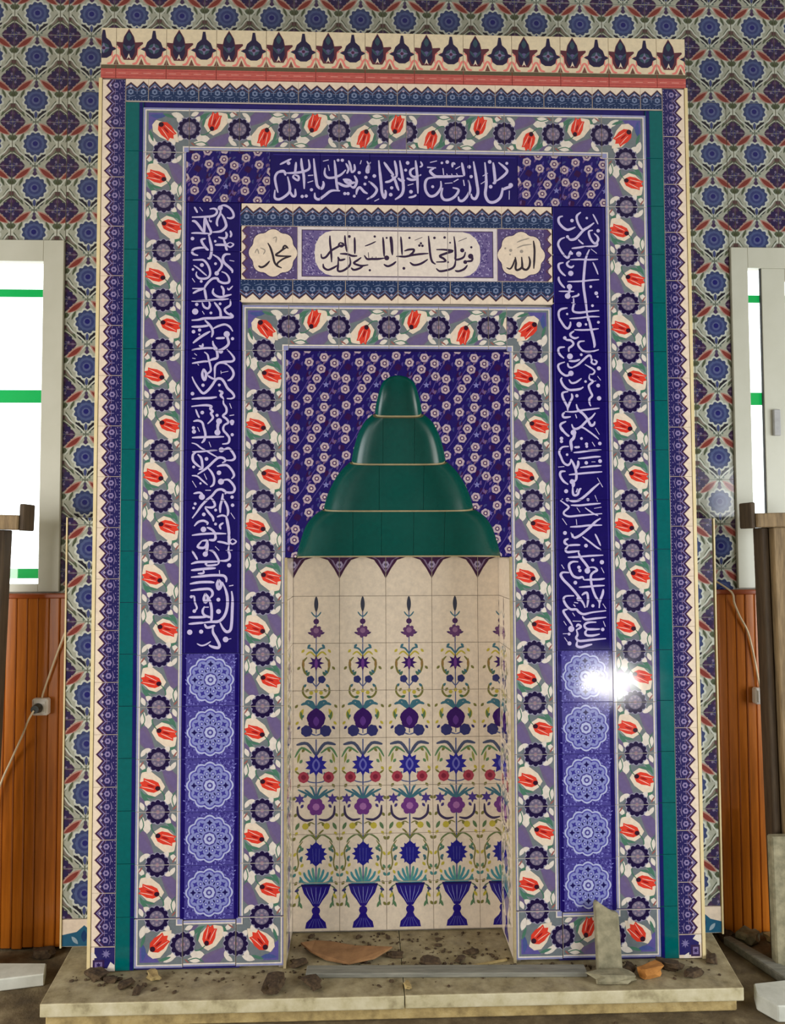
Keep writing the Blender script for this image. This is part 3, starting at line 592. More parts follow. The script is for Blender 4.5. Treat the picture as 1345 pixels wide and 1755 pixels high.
def zig_print(L, n, tint):
    """toothed border: cream edge on the left, four teeth to a tile, blue ground on the right"""
    p = Print()
    W = 0.046
    body, line, soft = tint
    s = L / n
    z0 = -L / 2
    edge = []
    for k in range(n):
        big = k % 2 == 0
        edge += [(-W + 0.037, z0 + s * k), (-W + (0.012 if big else 0.017), z0 + s * (k + 0.5))]
    edge.append((-W + 0.037, z0 + L))
    p.poly(edge + [(W, z0 + L), (W, z0)], body, 1)
    p.stroke(edge, 0.0058, line, 3, taper=False, curve=False)
    p.stroke([(x + 0.0085, z) for x, z in edge], 0.0042, soft, 2, taper=False, curve=False)
    p.stroke([(x + 0.0150, z) for x, z in edge], 0.0036, line, 2, taper=False, curve=False)
    for k in range(n):
        zc = z0 + s * (k + 0.5)
        x = -W + 0.032
        p.poly([(x - 0.006, zc), (x, zc - 0.0065), (x + 0.006, zc), (x, zc + 0.0065)], srgb(176, 160, 178), 4)
        p.lobes(-W + 0.054, zc, 0.0125, 0.3, 6, soft, 4, per=3)
        p.disc(-W + 0.054, zc, 0.0050, body, 5, 6)
        p.stroke([(-W + 0.046, zc + s * 0.5), (-W + 0.062, zc + s * 0.5)], 0.0050, soft, 4, curve=False)
        p.stroke([(-W + 0.051, zc + s * 0.30), (-W + 0.051, zc + s * 0.70)], 0.0040, soft, 4, curve=False)
        p.stroke([(-W + 0.068, zc - s * 0.36), (-W + 0.073, zc), (-W + 0.068, zc + s * 0.36)], 0.0034, soft, 4, curve=False)
    m = n * 4
    for k in range(m):
        p.disc(W - 0.005, z0 + L * (k + 0.5) / m, 0.0016, srgb(170, 176, 210), 3, 5)
        if k % 2:
            p.disc(W - 0.015, z0 + L * (k + 0.5) / m, 0.0026, soft, 3, 5)
    return p

def zig_corner_print():
    """square end piece of the toothed border; the outer corner lies at the lower left"""
    p = Print()
    S = 0.046
    p.rect(-S + 0.014, -S + 0.012, S, S, srgb(38, 34, 96), 1)
    p.rect(-S + 0.008, -S + 0.008, -S + 0.052, -S + 0.044, srgb(52, 34, 76), 2)
    p.rect(-S + 0.016, -S + 0.014, -S + 0.044, -S + 0.036, srgb(120, 104, 150), 3)
    p.star(-S + 0.030, -S + 0.025, 0.010, 0.005, 6, srgb(44, 30, 80), 4)
    p.poly([(-S + 0.056, -S - 0.001), (S + 0.001, -S - 0.001), (S + 0.001, -S + 0.022), (-S + 0.075, -S + 0.036)], WHITE, 3)
    p.poly([(-S - 0.001, -S + 0.05), (-S + 0.024, -S + 0.052), (-S + 0.012, -S + 0.072), (-S - 0.001, -S + 0.072)], WHITE, 3)
    p.star(0.012, 0.02, 0.018, 0.008, 8, srgb(120, 112, 160), 3)
    return p

def palmette_print():
    """cornice tile: a large and a small palmette over a salmon garland"""
    p = Print()
    zb = -0.079
    dark, teal = srgb(40, 34, 66), srgb(54, 78, 90)
    for x, big in ((-0.05, True), (0.05, False)):
        if big:
            p.poly([(x + a, zb + b) for a, b in ((-0.016, 0.020), (-0.026, 0.040), (-0.028, 0.062), (-0.046, 0.080), (-0.044, 0.086), (-0.020, 0.084), (-0.016, 0.104), (0.0, 0.134), (0.016, 0.104), (0.020, 0.084), (0.044, 0.086), (0.046, 0.080), (0.028, 0.062), (0.026, 0.040), (0.016, 0.020))], MAROON, 2)
            p.poly([(x + a, zb + b) for a, b in ((-0.012, 0.028), (-0.020, 0.050), (-0.018, 0.080), (-0.014, 0.104), (0.0, 0.128), (0.014, 0.104), (0.018, 0.080), (0.020, 0.050), (0.012, 0.028))], dark, 3)
            p.leaf(x, zb + 0.088, x, zb + 0.120, 0.016, teal, 4)
            p.poly([(x - 0.007, zb + 0.022), (x, zb + 0.044), (x + 0.007, zb + 0.022), (x, zb + 0.030)], CREAM, 4)
            p.disc(x, zb + 0.062, 0.010, srgb(92, 86, 130), 4, 8)
            for s in (-1, 1):
                p.leaf(x, zb + 0.052, x + s * 0.02, zb + 0.078, 0.008, teal, 5)
        else:
            p.poly([(x + a, zb + b) for a, b in ((-0.010, 0.026), (-0.024, 0.036), (-0.028, 0.052), (-0.043, 0.060), (-0.028, 0.068), (-0.022, 0.086), (-0.008, 0.100), (-0.004, 0.128), (0.004, 0.128), (0.008, 0.100), (0.022, 0.086), (0.028, 0.068), (0.043, 0.060), (0.028, 0.052), (0.024, 0.036), (0.010, 0.026))], dark, 2)
            p.disc(x, zb + 0.062, 0.018, teal, 3, 10)
            p.star(x, zb + 0.062, 0.020, 0.007, 4, srgb(120, 116, 150), 4)
            p.disc(x, zb + 0.062, 0.006, PLUM, 5, 6)
        for q in (-1, 1):
            p.stroke([(x + q * 0.050, zb + 0.040), (x + q * 0.041, zb + 0.030), (x + q * 0.030, zb + 0.010), (x + q * 0.014, zb + 0.006)], 0.0085, SALMON, 1)
            p.stroke([(x + q * 0.034, zb + 0.030), (x + q * 0.034, zb + 0.058), (x + q * 0.046, zb + 0.066)], 0.0060, SALMON, 1)
    for x in (-0.1, 0.0, 0.1):
        p.poly([(x - 0.011, zb + 0.002), (x, zb + 0.026), (x + 0.011, zb + 0.002)], srgb(112, 74, 66), 2)
    r = Print()
    r.add(p, lambda x, z: (x, zb + (z - zb) * 1.14))
    for i, (lay, col, pts) in enumerate(r.items):      # widen each palmette about its own axis
        m = sum(a for a, b in pts) / len(pts)
        c = -0.05 if m < 0 else 0.05
        if lay >= 2 and abs(abs(m) - 0.05) < 0.03:
            r.items[i] = (lay, col, [(c + (a - c) * 1.24, b) for a, b in pts])
    return r

def blossom_unit():
    """navy ground with cream ring flowers along slanting twigs; repeats every 0.2 m, origin at the upper left"""
    p = Print()
    k = 0.2 / 258
    fl = [(50, 30), (118, 65), (195, 40), (248, 70), (180, 100), (50, 150), (158, 150), (253, 137), (45, 205), (130, 200), (110, 255), (198, 245)]
    rnd = random.Random(3)
    for (x, z) in ((60, 90), (215, 125), (120, 130), (25, 250), (235, 215)):
        p.lobes(x * k, -z * k, 0.016, 0.4, 4, srgb(46, 6, 66), 1, rnd.random(), per=3)
    for a, b in (((50, 258), (118, 150)), ((118, 150), (195, 20)), ((130, 258), (258, 60)), ((0, 130), (70, 0)), ((205, 258), (258, 150)), ((0, 230), (60, 110))):
        p.stroke([(a[0] * k, -a[1] * k), ((a[0] + b[0]) / 2 * k + 0.004, -(a[1] + b[1]) / 2 * k), (b[0] * k, -b[1] * k)], 0.0034, srgb(76, 62, 130), 2)
    for i in range(64):
        x, z = rnd.random() * 258, rnd.random() * 258
        a = rnd.uniform(0.6, 1.6)
        c = [srgb(100, 74, 132), srgb(70, 58, 130), srgb(112, 86, 116), srgb(58, 62, 118)][i % 4]
        p.leaf(x * k, -z * k, x * k + 0.02 * math.cos(a), -z * k + 0.02 * math.sin(a), 0.008, c, 2, 0.003, 4)
    p.star(205 * k, -182 * k, 0.014, 0.006, 5, srgb(120, 118, 176), 3)
    p.star(15 * k, -70 * k, 0.012, 0.005, 5, srgb(110, 100, 170), 3)
    for (x, z) in fl:
        x, z = x * k, -z * k
        p.lobes(x, z, 0.0185, 0.16, 6, srgb(180, 160, 168), 4, rnd.random(), per=5)
        p.disc(x, z, 0.0095, srgb(84, 52, 96), 5, 10)
        p.disc(x, z, 0.0048, srgb(208, 190, 178), 6, 6)
    return p

BLOSSOM = blossom_unit()
def blossom_field(x0, z1, x1, z0):
    p = Print()
    nx, nz = math.ceil((x1 - x0) / 0.2) + 1, math.ceil((z1 - z0) / 0.2) + 1
    for i in range(-1, nx):
        for j in range(-1, nz):
            for lay, col, pts in BLOSSOM.items:
                q = [(a + x0 + 0.2 * i, b + z1 - 0.2 * j) for a, b in pts]
                if max(a for a, b in q) > x0 and min(a for a, b in q) < x1 and max(b for a, b in q) > z0 and min(b for a, b in q) < z1:
                    p.items.append((lay, col, q))
    return p

def medallion_print(w, h):
    p = Print()
    lt, md, dk = srgb(178, 184, 220), srgb(72, 66, 142), srgb(24, 18, 84)
    p.rect(-w / 2, -h / 2, w / 2, h / 2, srgb(20, 8, 92), 1)
    p.rect(-w / 2 + 0.017, -h / 2, w / 2 - 0.017, h / 2, md, 2)
    rnd = random.Random(11)
    for k in range(420):
        x, z = rnd.uniform(-0.093, 0.093), rnd.uniform(-h / 2, h / 2)
        if math.hypot(x, z) > 0.085:
            a = rnd.uniform(0, PI)
            p.leaf(x, z, x + 0.011 * math.cos(a), z + 0.011 * math.sin(a), 0.0040, (srgb(128, 128, 200), srgb(44, 34, 118), srgb(116, 114, 190))[k % 3], 3, 0, 3)
    p.lobes(0, 0, 0.0915, 0.10, 12, lt, 4, per=6)
    p.lobes(0, 0, 0.0850, 0.10, 12, srgb(88, 86, 168), 5, per=6)
    p.lobes(0, 0, 0.0790, 0.10, 12, srgb(132, 138, 194), 6, per=6)
    for k in range(12):
        a = 2 * PI * k / 12 + PI / 12
        b = 2 * PI * k / 12
        p.star(0.061 * math.cos(b), 0.061 * math.sin(b), 0.0125, 0.006, 4, (dk if k % 3 == 0 else srgb(58, 54, 142)), 7, ph=b)
        p.disc(0.074 * math.cos(a), 0.074 * math.sin(a), 0.0042, md, 7, 6)
        p.disc(0.046 * math.cos(a), 0.046 * math.sin(a), 0.0075, srgb(86, 84, 166), 7, 8)
        p.disc(0.046 * math.cos(a), 0.046 * math.sin(a), 0.0038, lt, 8, 6)
        p.leaf(0.03 * math.cos(b), 0.03 * math.sin(b), 0.046 * math.cos(b), 0.046 * math.sin(b), 0.006, dk, 7, 0, 3)
    p.disc(0, 0, 0.027, md, 7, 14)
    p.lobes(0, 0, 0.023, 0.2, 8, lt, 8, per=3)
    p.disc(0, 0, 0.012, md, 9, 10)
    p.star(0, 0, 0.008, 0.004, 6, lt, 10)
    return p

def wall_print(P):
    """ogival wall tile, blue rosette in the middle and quarter plum flowers at the corners; P is the repeat"""
    p = Print()
    H = P / 2
    grn, lite = srgb(84, 92, 72), srgb(186, 188, 172)
    plum, plum2 = srgb(62, 42, 72), srgb(48, 38, 76)
    for sx in (-1, 1):
        p.leaf(sx * 0.092, 0.040, sx * 0.014, 0.096, 0.031, srgb(176, 132, 120), 6, sx * 0.002)
        p.leaf(sx * 0.086, 0.042, sx * 0.022, 0.090, 0.020, srgb(128, 58, 52), 7, sx * 0.002)
        p.leaf(sx * 0.080, 0.012, sx * 0.104, 0.046, 0.020, grn, 2)
        p.leaf(sx * 0.100, 0.010, sx * 0.048, -0.076, 0.034, grn, 2, sx * 0.010)
        p.leaf(sx * 0.090, -0.004, sx * 0.058, -0.058, 0.014, srgb(124, 114, 104), 3, sx * 0.008)
        p.leaf(sx * 0.046, -0.046, sx * 0.008, -0.088, 0.026, srgb(42, 40, 50), 3)
        p.leaf(sx * 0.052, 0.050, sx * 0.070, 0.008, 0.012, grn, 2)
        p.leaf(sx * 0.022, -0.098, sx * 0.008, -0.070, 0.014, srgb(96, 110, 100), 2)
        p.rect(sx * H - 0.012, -0.016, sx * H + 0.012, 0.012, lite, 4)
        p.disc(sx * H, 0.024, 0.010, srgb(72, 78, 52), 4, 6)
        p.disc(sx * H, -0.026, 0.011, srgb(92, 62, 66), 4, 6)
        for sz in (-1, 1):
            x, z = sx * H, sz * H
            for k in range(4):
                a = PI / 2 * k
                b = a + PI / 4
                p.lobes(x + 0.034 * math.cos(a), z + 0.034 * math.sin(a), 0.0235, 0.22, 5, plum, 3, a, per=3)
                p.lobes(x + 0.031 * math.cos(b), z + 0.031 * math.sin(b), 0.0165, 0.22, 5, plum2, 4, b, per=3)
                p.disc(x + 0.040 * math.cos(a), z + 0.040 * math.sin(a), 0.008, srgb(96, 70, 104), 5, 6)
                p.disc(x + 0.022 * math.cos(a + 0.4), z + 0.022 * math.sin(a + 0.4), 0.006, srgb(124, 112, 138), 5, 5)
            p.disc(x, z, 0.016, srgb(58, 52, 100), 5, 8)
            p.disc(x, z, 0.006, srgb(140, 128, 146), 6, 6)
    for sx in (-1, 1):                                 # pale ogee lattice
        for sz in (-1, 1):
            p.stroke([(sx * 0.004, sz * (H - 0.006)), (sx * 0.030, sz * 0.070), (sx * 0.066, sz * 0.042), (sx * 0.084, sz * 0.018), (sx * (H - 0.004), sz * 0.006)], 0.0066, srgb(196, 200, 188), 5, taper=False)
            p.stroke([(sx * (H - 0.004), sz * (H - 0.062)), (sx * (H - 0.034), sz * (H - 0.040)), (sx * (H - 0.062), sz * (H - 0.006))], 0.0046, srgb(176, 178, 164), 4, taper=False)
    for z in (H, -H):
        p.disc(0, z, 0.014, srgb(100, 108, 96), 4, 8)
    p.disc(0, 0.066, 0.011, srgb(70, 52, 84), 4, 6)
    p.leaf(0, 0.07, 0, 0.096, 0.014, srgb(80, 70, 96), 3)
    p.lobes(0, 0, 0.064, 0.14, 12, srgb(196, 200, 190), 4, PI / 12, per=4)
    p.lobes(0, 0, 0.055, 0.18, 12, srgb(60, 70, 108), 5, PI / 12, per=5)
    p.lobes(0, 0, 0.042, 0.14, 12, srgb(78, 90, 132), 6, 0, per=3)
    p.disc(0, 0, 0.030, srgb(58, 66, 116), 7, 12)
    p.disc(0, -0.001, 0.019, srgb(90, 98, 140), 8, 10)
    p.disc(0, 0.001, 0.012, srgb(38, 38, 108), 9, 8)
    p.leaf(0, -0.050, 0, -0.086, 0.014, srgb(70, 78, 122), 5)
    return p

def niche_print():
    """one column of the niche: vase, bouquet and spire, x from the column's middle, z from the niche floor"""
    p = Print()
    a = lambda y: 1.574 - (y - 48) / 3.128 * 0.2 / 81.6           # upper half of the bouquet
    b = lambda y: 0.808 - (y - 15) / 3.128 * 0.2 / 82.9           # lower half and vase
    u = 0.2 / 250
    stem = srgb(86, 96, 140)
    ol, yl, tl = srgb(122, 120, 66), srgb(190, 176, 70), srgb(66, 112, 128)
    pu, bl, sl = srgb(58, 26, 100), srgb(44, 42, 146), srgb(52, 54, 110)
    p.rect(-0.0022, a(1000), 0.0022, a(340), stem, 1)
    p.rect(-0.0028, b(800), 0.0028, b(20), stem, 1)
    p.leaf(0, a(350), 0, a(256), 0.018, srgb(58, 62, 78), 2)
    p.disc(0, a(397), 0.0125, srgb(74, 44, 92), 3, 8)
    p.lobes(0, a(452), 0.028, 0.25, 7, srgb(98, 60, 108), 3, per=4)
    p.disc(0, a(446), 0.012, srgb(142, 104, 140), 4, 8)
    for s in (-1, 1):
        S = lambda x: s * x * u
        p.stroke([(0, a(372)), (S(14), a(362)), (S(26), a(345))], 0.0055, tl, 2)
        p.leaf(S(16), a(466), S(46), a(456), 0.010, srgb(70, 44, 96), 2)
        p.stroke([(0, a(575)), (S(22), a(545)), (S(48), a(540))], 0.0075, tl, 2)
        p.stroke([(0, a(590)), (S(30), a(562)), (S(54), a(578))], 0.0072, yl, 2)
        p.stroke([(S(48), a(590)), (S(70), a(620)), (S(62), a(668)), (S(40), a(690))], 0.0087, ol, 2)
        p.leaf(S(70), a(600), S(66), a(650), 0.010, srgb(150, 120, 70), 3)
        p.leaf(S(52), a(690), S(34), a(668), 0.012, srgb(70, 110, 96), 2)
        p.lobes(S(30), a(710), 0.0165, 0.15, 5, sl, 3, per=5)
        p.stroke([(0, a(750)), (S(16), a(730)), (S(28), a(712))], 0.0049, stem, 2)
        p.stroke([(S(66), a(742)), (S(70), a(780)), (S(48), a(806)), (S(24), a(800))], 0.0087, ol, 2)
        p.disc(S(26), a(782), 0.0090, yl, 3, 6)
        p.leaf(S(20), a(800), S(44), a(812), 0.012, srgb(70, 110, 90), 3)
        for dx, dy in ((80, 838), (58, 826), (36, 830)):
            p.stroke([(0, a(876)), (S(dx * 0.6), a(dy + 2)), (S(dx), a(dy + 8))], 0.0113, tl, 2)
        p.leaf(S(66), a(866), S(82), a(922), 0.016, yl, 2, s * 0.004)
        p.leaf(S(82), a(880), S(74), a(930), 0.010, srgb(90, 120, 80), 3)
        p.lobes(S(50), a(986), 0.0250, 0.12, 7, sl, 3, per=5)
        p.stroke([(0, a(1010)), (S(26), a(1000)), (S(50), a(970))], 0.0058, stem, 2)
        p.stroke([(0, b(110)), (S(46), b(44)), (S(104), b(50))], 0.0130, srgb(76, 84, 112), 2)
        p.stroke([(S(24), b(96)), (S(76), b(66)), (S(112), b(118))], 0.0087, srgb(96, 136, 96), 2)
        p.leaf(S(86), b(92), S(98), b(150), 0.010, srgb(150, 156, 80), 2)
        p.lobes(S(66), b(226), 0.0240, 0.12, 8, srgb(170, 66, 84), 3, per=3)
        p.disc(S(66), b(226), 0.011, srgb(128, 40, 62), 4, 8)
        p.stroke([(0, b(256)), (S(36), b(250)), (S(60), b(232))], 0.0049, stem, 2)
        p.leaf(S(86), b(210), S(112), b(190), 0.008, ol, 3)
        for dx, dy in ((34, 270), (60, 292), (96, 292)):
            p.stroke([(0, b(350)), (S(dx * 0.5), b(dy + 24)), (S(dx), b(dy))], 0.0087, tl, 2)
        p.star(S(86), b(344), 0.0240, 0.012, 6, srgb(78, 60, 138), 3)
        p.stroke([(S(98), b(380)), (S(92), b(430)), (S(56), b(458)), (S(14), b(452))], 0.0105, srgb(64, 56, 88), 2)
        p.stroke([(S(6), b(480)), (S(30), b(470)), (S(56), b(490))], 0.0049, ol, 2)
        p.disc(S(56), b(490), 0.0140, yl, 3, 8)
        p.leaf(S(88), b(470), S(108), b(510), 0.014, srgb(92, 122, 84), 3)
        p.stroke([(0, b(566)), (S(30), b(536)), (S(70), b(556)), (S(86), b(580))], 0.0070, srgb(104, 122, 78), 2)
        p.stroke([(0, b(560)), (S(20), b(528)), (S(40), b(510))], 0.0072, ol, 2)
        p.stroke([(S(70), b(570)), (S(98), b(620)), (S(92), b(690)), (S(104), b(730))], 0.0058, ol, 2)
        for j, (x, y) in enumerate(((88, 590), (104, 630), (86, 660), (104, 700), (90, 730), (78, 610))):
            p.leaf(S(x), b(y), S(x + (14 if j % 2 else -12)), b(y + 22), 0.011, [srgb(92, 130, 100), yl, srgb(80, 110, 110)][j % 3], 3)
        for dx, dy in ((18, 712), (40, 722), (64, 736), (84, 760)):
            p.stroke([(S(dx * 0.2), b(802)), (S(dx * 0.8), b(dy + 30)), (S(dx), b(dy))], 0.0104, [srgb(74, 142, 152), srgb(92, 152, 140)][dx % 4 // 2], 2)
        p.stroke([(S(78), b(808)), (S(100), b(830)), (S(86), b(880)), (S(94), b(920))], 0.0067, srgb(86, 108, 84), 2)
        p.leaf(S(90), b(850), S(108), b(880), 0.012, yl, 3)
        p.leaf(S(92), b(890), S(72), b(930), 0.012, srgb(92, 128, 92), 3)
        p.leaf(S(88), b(826), S(112), b(840), 0.012, srgb(56, 56, 110), 3)
    p.star(0, a(622), 0.0350, 0.017, 8, pu, 3)
    p.leaf(0, a(654), 0, a(596), 0.014, srgb(110, 60, 140), 4)
    p.disc(0, a(772), 0.0080, yl, 3, 6)
    p.leaf(0, a(972), 0, a(862), 0.080, pu, 4)
    p.lobes(0, a(934), 0.036, 0.1, 5, pu, 4, per=4)
    p.leaf(0, a(962), 0, a(908), 0.026, srgb(96, 56, 140), 5)
    p.star(0, b(160), 0.0480, 0.031, 10, bl, 3)
    p.leaf(0, b(196), 0, b(124), 0.034, srgb(110, 110, 190), 4)
    p.leaf(0, b(184), 0, b(136), 0.018, bl, 5)
    p.lobes(0, b(386), 0.0380, 0.2, 6, srgb(112, 58, 132), 3, per=4)
    p.disc(0, b(386), 0.015, srgb(166, 110, 170), 4, 8)
    p.star(0, b(640), 0.0480, 0.033, 12, srgb(38, 38, 140), 3)
    p.leaf(0, b(706), 0, b(574), 0.070, srgb(34, 32, 132), 4)
    for k in (-1, 0, 1):
        p.stroke([(k * 0.012, b(680)), (k * 0.014, b(610))], 0.0026, srgb(104, 108, 190), 5, curve=False)
    vz = srgb(36, 24, 124)
    p.rect(-0.062, b(812), 0.062, b(800), srgb(30, 22, 90), 3)
    p.poly([(-0.060, b(812)), (0.060, b(812)), (0.050, b(850)), (0.026, b(890)), (0.012, b(920)), (-0.012, b(920)), (-0.026, b(890)), (-0.050, b(850))][::-1], vz, 3)
    p.disc(0, b(942), 0.018, vz, 3, 10)
    p.poly([(-0.011, b(955)), (0.011, b(955)), (0.020, b(980)), (0.040, b(1004)), (0.045, b(1036)), (-0.045, b(1036)), (-0.040, b(1004)), (-0.020, b(980))][::-1], vz, 3)
    for k in (-2, -1, 0, 1, 2):
        p.stroke([(k * 0.021, b(818)), (k * 0.017, b(850)), (k * 0.006, b(905))], 0.0022, srgb(150, 156, 220), 4, curve=False)
        p.stroke([(k * 0.006, b(985)), (k * 0.016, b(1032))], 0.0020, srgb(120, 126, 200), 4, curve=False)
    for s in (-1, 1):
        S = lambda x: s * x * u
        for y, x, c in ((520, 30, tl), (548, 62, yl), (640, 84, ol), (660, 46, tl), (735, 52, tl), (760, 40, ol), (845, 96, ol), (900, 64, tl), (935, 92, yl), (960, 84, sl)):
            p.leaf(S(x), a(y), S(x + 16), a(y + 18), 0.011, c, 2)
        for y, x, c in ((70, 60, ol), (130, 72, srgb(96, 136, 96)), (170, 96, yl), (200, 40, tl), (262, 84, ol), (316, 48, tl), (330, 108, ol), (372, 66, srgb(70, 60, 120)), (420, 100, ol), (472, 30, ol), (520, 96, yl), (548, 108, ol), (604, 66, srgb(80, 120, 96)), (650, 70, tl), (690, 66, yl), (712, 96, ol), (742, 106, srgb(74, 132, 130)), (772, 74, srgb(74, 132, 130)), (786, 98, ol), (900, 106, ol)):
            p.leaf(S(x), b(y), S(x + 15), b(y + 20), 0.012, c, 2)
    return p

def pendant_print():
    """plum pendant hanging at a joint of the niche's top row, origin at its top middle"""
    p = Print()
    p.poly([(-0.092, 0.0), (0.092, 0.0), (0.050, -0.014), (0.024, -0.050), (0.0, -0.094), (-0.024, -0.050), (-0.050, -0.014)][::-1], srgb(66, 30, 62), 2)
    p.poly([(-0.060, -0.002), (0.060, -0.002), (0.036, -0.012), (0.018, -0.044), (0.0, -0.070), (-0.018, -0.044), (-0.036, -0.012)][::-1], srgb(138, 118, 150), 3)
    p.poly([(-0.046, -0.004), (0.046, -0.004), (0.026, -0.016), (0.012, -0.044), (0.0, -0.060), (-0.012, -0.044), (-0.026, -0.016)][::-1], srgb(66, 30, 70), 4)
    p.lobes(0, -0.034, 0.016, 0.25, 6, srgb(170, 156, 186), 5, per=3)
    p.disc(0, -0.034, 0.007, srgb(60, 44, 96), 6, 6)
    return p

# ================================================================== THE SETTING
FLOOR_Z = -0.10
WALL_Y = 0.418
def structure(name, boxes, mat, label, cat):
    x0, y0, z0 = [min(b[i] for b in boxes) for i in range(3)]
    x1, y1 = [max(b[i + 3] for b in boxes) for i in range(2)]
    cx, cy = (x0 + x1) / 2, (y0 + y1) / 2
    me = box_mesh(name, [(b[0] - cx, b[1] - cy, b[2] - z0, b[3] - cx, b[4] - cy, b[5] - z0) for b in boxes])
    return tag(link(name, me, mat, None, (cx, cy, z0)), label, cat, kind='structure')

floor = structure('floor', [(-4.4, -7.8, -0.22, 4.4, 0.62, FLOOR_Z)], M['floor'], 'dirty unfinished floor strewn with dust in front of the mihrab', 'floor')
wall_back = structure('wall_back', [
    (-4.4, WALL_Y, FLOOR_Z, 4.4, 0.66, 1.43), (-4.4, WALL_Y, 2.985, 4.4, 0.66, 4.70),
    (-4.4, WALL_Y, 1.43, -2.68, 0.66, 2.985), (-1.49, WALL_Y, 1.43, 1.567, 0.66, 2.985), (2.74, WALL_Y, 1.43, 4.4, 0.66, 2.985)],
    M['plaster'], 'wall behind the mihrab faced with patterned floral tiles', 'wall')
structure('wall_left', [(-4.6, -7.8, FLOOR_Z, -4.4, 0.66, 4.7)], M['side_plaster'], 'plain plastered side wall west of the mihrab, outside the view', 'wall')
structure('wall_right', [(4.4, -7.8, FLOOR_Z, 4.6, 0.66, 4.7)], M['side_plaster'], 'plain plastered side wall east of the mihrab, outside the view', 'wall')
structure('wall_front', [(-4.6, -8.0, FLOOR_Z, 4.6, -7.8, 4.7)], M['side_plaster'], 'plain plastered wall opposite the mihrab, behind the viewer', 'wall')
structure('ceiling', [(-4.6, -8.0, 4.7, 4.6, 0.66, 4.85)], M['side_plaster'], 'plain plastered ceiling over the prayer hall', 'ceiling')

def window(name, ox0, ox1, ix0, ix1, label, sash_x):
    """frame ring, sash ring, panes and the green tape strips on the glass"""
    oz0, oz1, iz0, iz1 = 1.425, 2.997, 1.46, 2.90
    root = tag(link(name, None, None, None, ((ox0 + ox1) / 2, 0.45, oz0)), label, 'window', kind='structure')
    c = root.location
    def part(n, b, mat, parent=root, bevel=0.002):
        o = box(n, b, mat, None, bevel)
        o.location -= c
        o.parent = parent
        return o
    y0, y1 = 0.396, 0.4175
    part('frame_stile', (ox0, y0, oz0, ix0, y1, oz1), M['frame'])
    part('frame_stile', (ix1, y0, oz0, ox1, y1, oz1), M['frame'])
    part('frame_rail', (ix0, y0, iz1, ix1, y1, oz1), M['frame'])
    part('frame_rail', (ix0, y0, oz0, ix1, y1, iz0), M['frame'])
    s0, s1 = sash_x
    part('sash_stile', (s0, 0.400, iz0, s0 + 0.11, 0.4165, iz1), M['frame'])
    part('sash_stile', (s1 - 0.07, 0.400, iz0, s1, 0.4165, iz1), M['frame'])
    part('sash_rail', (s0 + 0.11, 0.400, iz1 - 0.06, s1 - 0.07, 0.4165, iz1), M['frame'])
    part('sash_rail', (s0 + 0.11, 0.400, iz0, s1 - 0.07, 0.4165, iz0 + 0.05), M['frame'])
    part('gasket', (s0 - 0.005, 0.403, iz0, s0, 0.414, iz1), M['gasket'], bevel=0)
    h = part('handle', (s0 + 0.034, 0.384, 2.12, s0 + 0.066, 0.400, 2.24), M['handle'], bevel=0.003)
    part('pane', (ix0 - 0.004, 0.4175, iz0 - 0.004, ix1 + 0.004, 0.4215, iz1 + 0.004), M['glass'], bevel=0)
    for a, b in ((2.745, 2.780), (2.266, 2.324), (1.484, 1.527)):
        part('tape_strip', (ix0, 0.4218, a, ix1, 0.423, b), M['tape'], bevel=0)
    return root

window('window_1', -2.69, -1.48, -2.60, -1.57, 'bright overexposed window with green tape strips and wide plain frame, left of the mihrab', (-2.60, -1.98))
window('window_2', 1.557, 2.75, 1.635, 2.66, 'window with grey handle and a narrow bright slit of glass, right of the mihrab', (1.700, 2.62))

# floral wall tiles: real tiles on a 0.2 m grid, cut where windows, mihrab and wainscot end them
WP = 0.2045
WALLP = wall_print(WP)
GROUND = srgb(166, 168, 152)
wall_cache = {}
def wall_tile(cx, cz, rect, parent, y, shift=0.0):
    """cell pattern centred on (cx, cz), tile cut to rect"""
    x0, z0, x1, z1 = rect
    if x1 - x0 < 0.006 or z1 - z0 < 0.006:
        return
    key = tuple(round(v, 3) for v in (x0 - cx, z0 - cz, x1 - cx, z1 - cz))
    if key not in wall_cache:
        items = []
        for i in (-1, 0, 1):
            items += WALLP.moved(i * WP, 0).items if i else WALLP.items
        wall_cache[key] = tile_mesh('floral_wall_tile', key, items, GROUND, gap=0.0006)
    loc_rect = (x0, z0, x1, z1)
    put_tile('tile', wall_cache[key], loc_rect, parent, y)

def region_tiles(region, parent, y, cols, rows, pz):
    X0, Z0, X1, Z1 = region
    for cx in cols:
        for cz in rows:
            r = (max(X0, cx - WP / 2), max(Z0, cz - pz / 2), min(X1, cx + WP / 2), min(Z1, cz + pz / 2))
            if r[2] - r[0] > 0.006 and r[3] - r[1] > 0.006:
                wall_tile(cx, cz, tuple(v for v in r), parent, y)

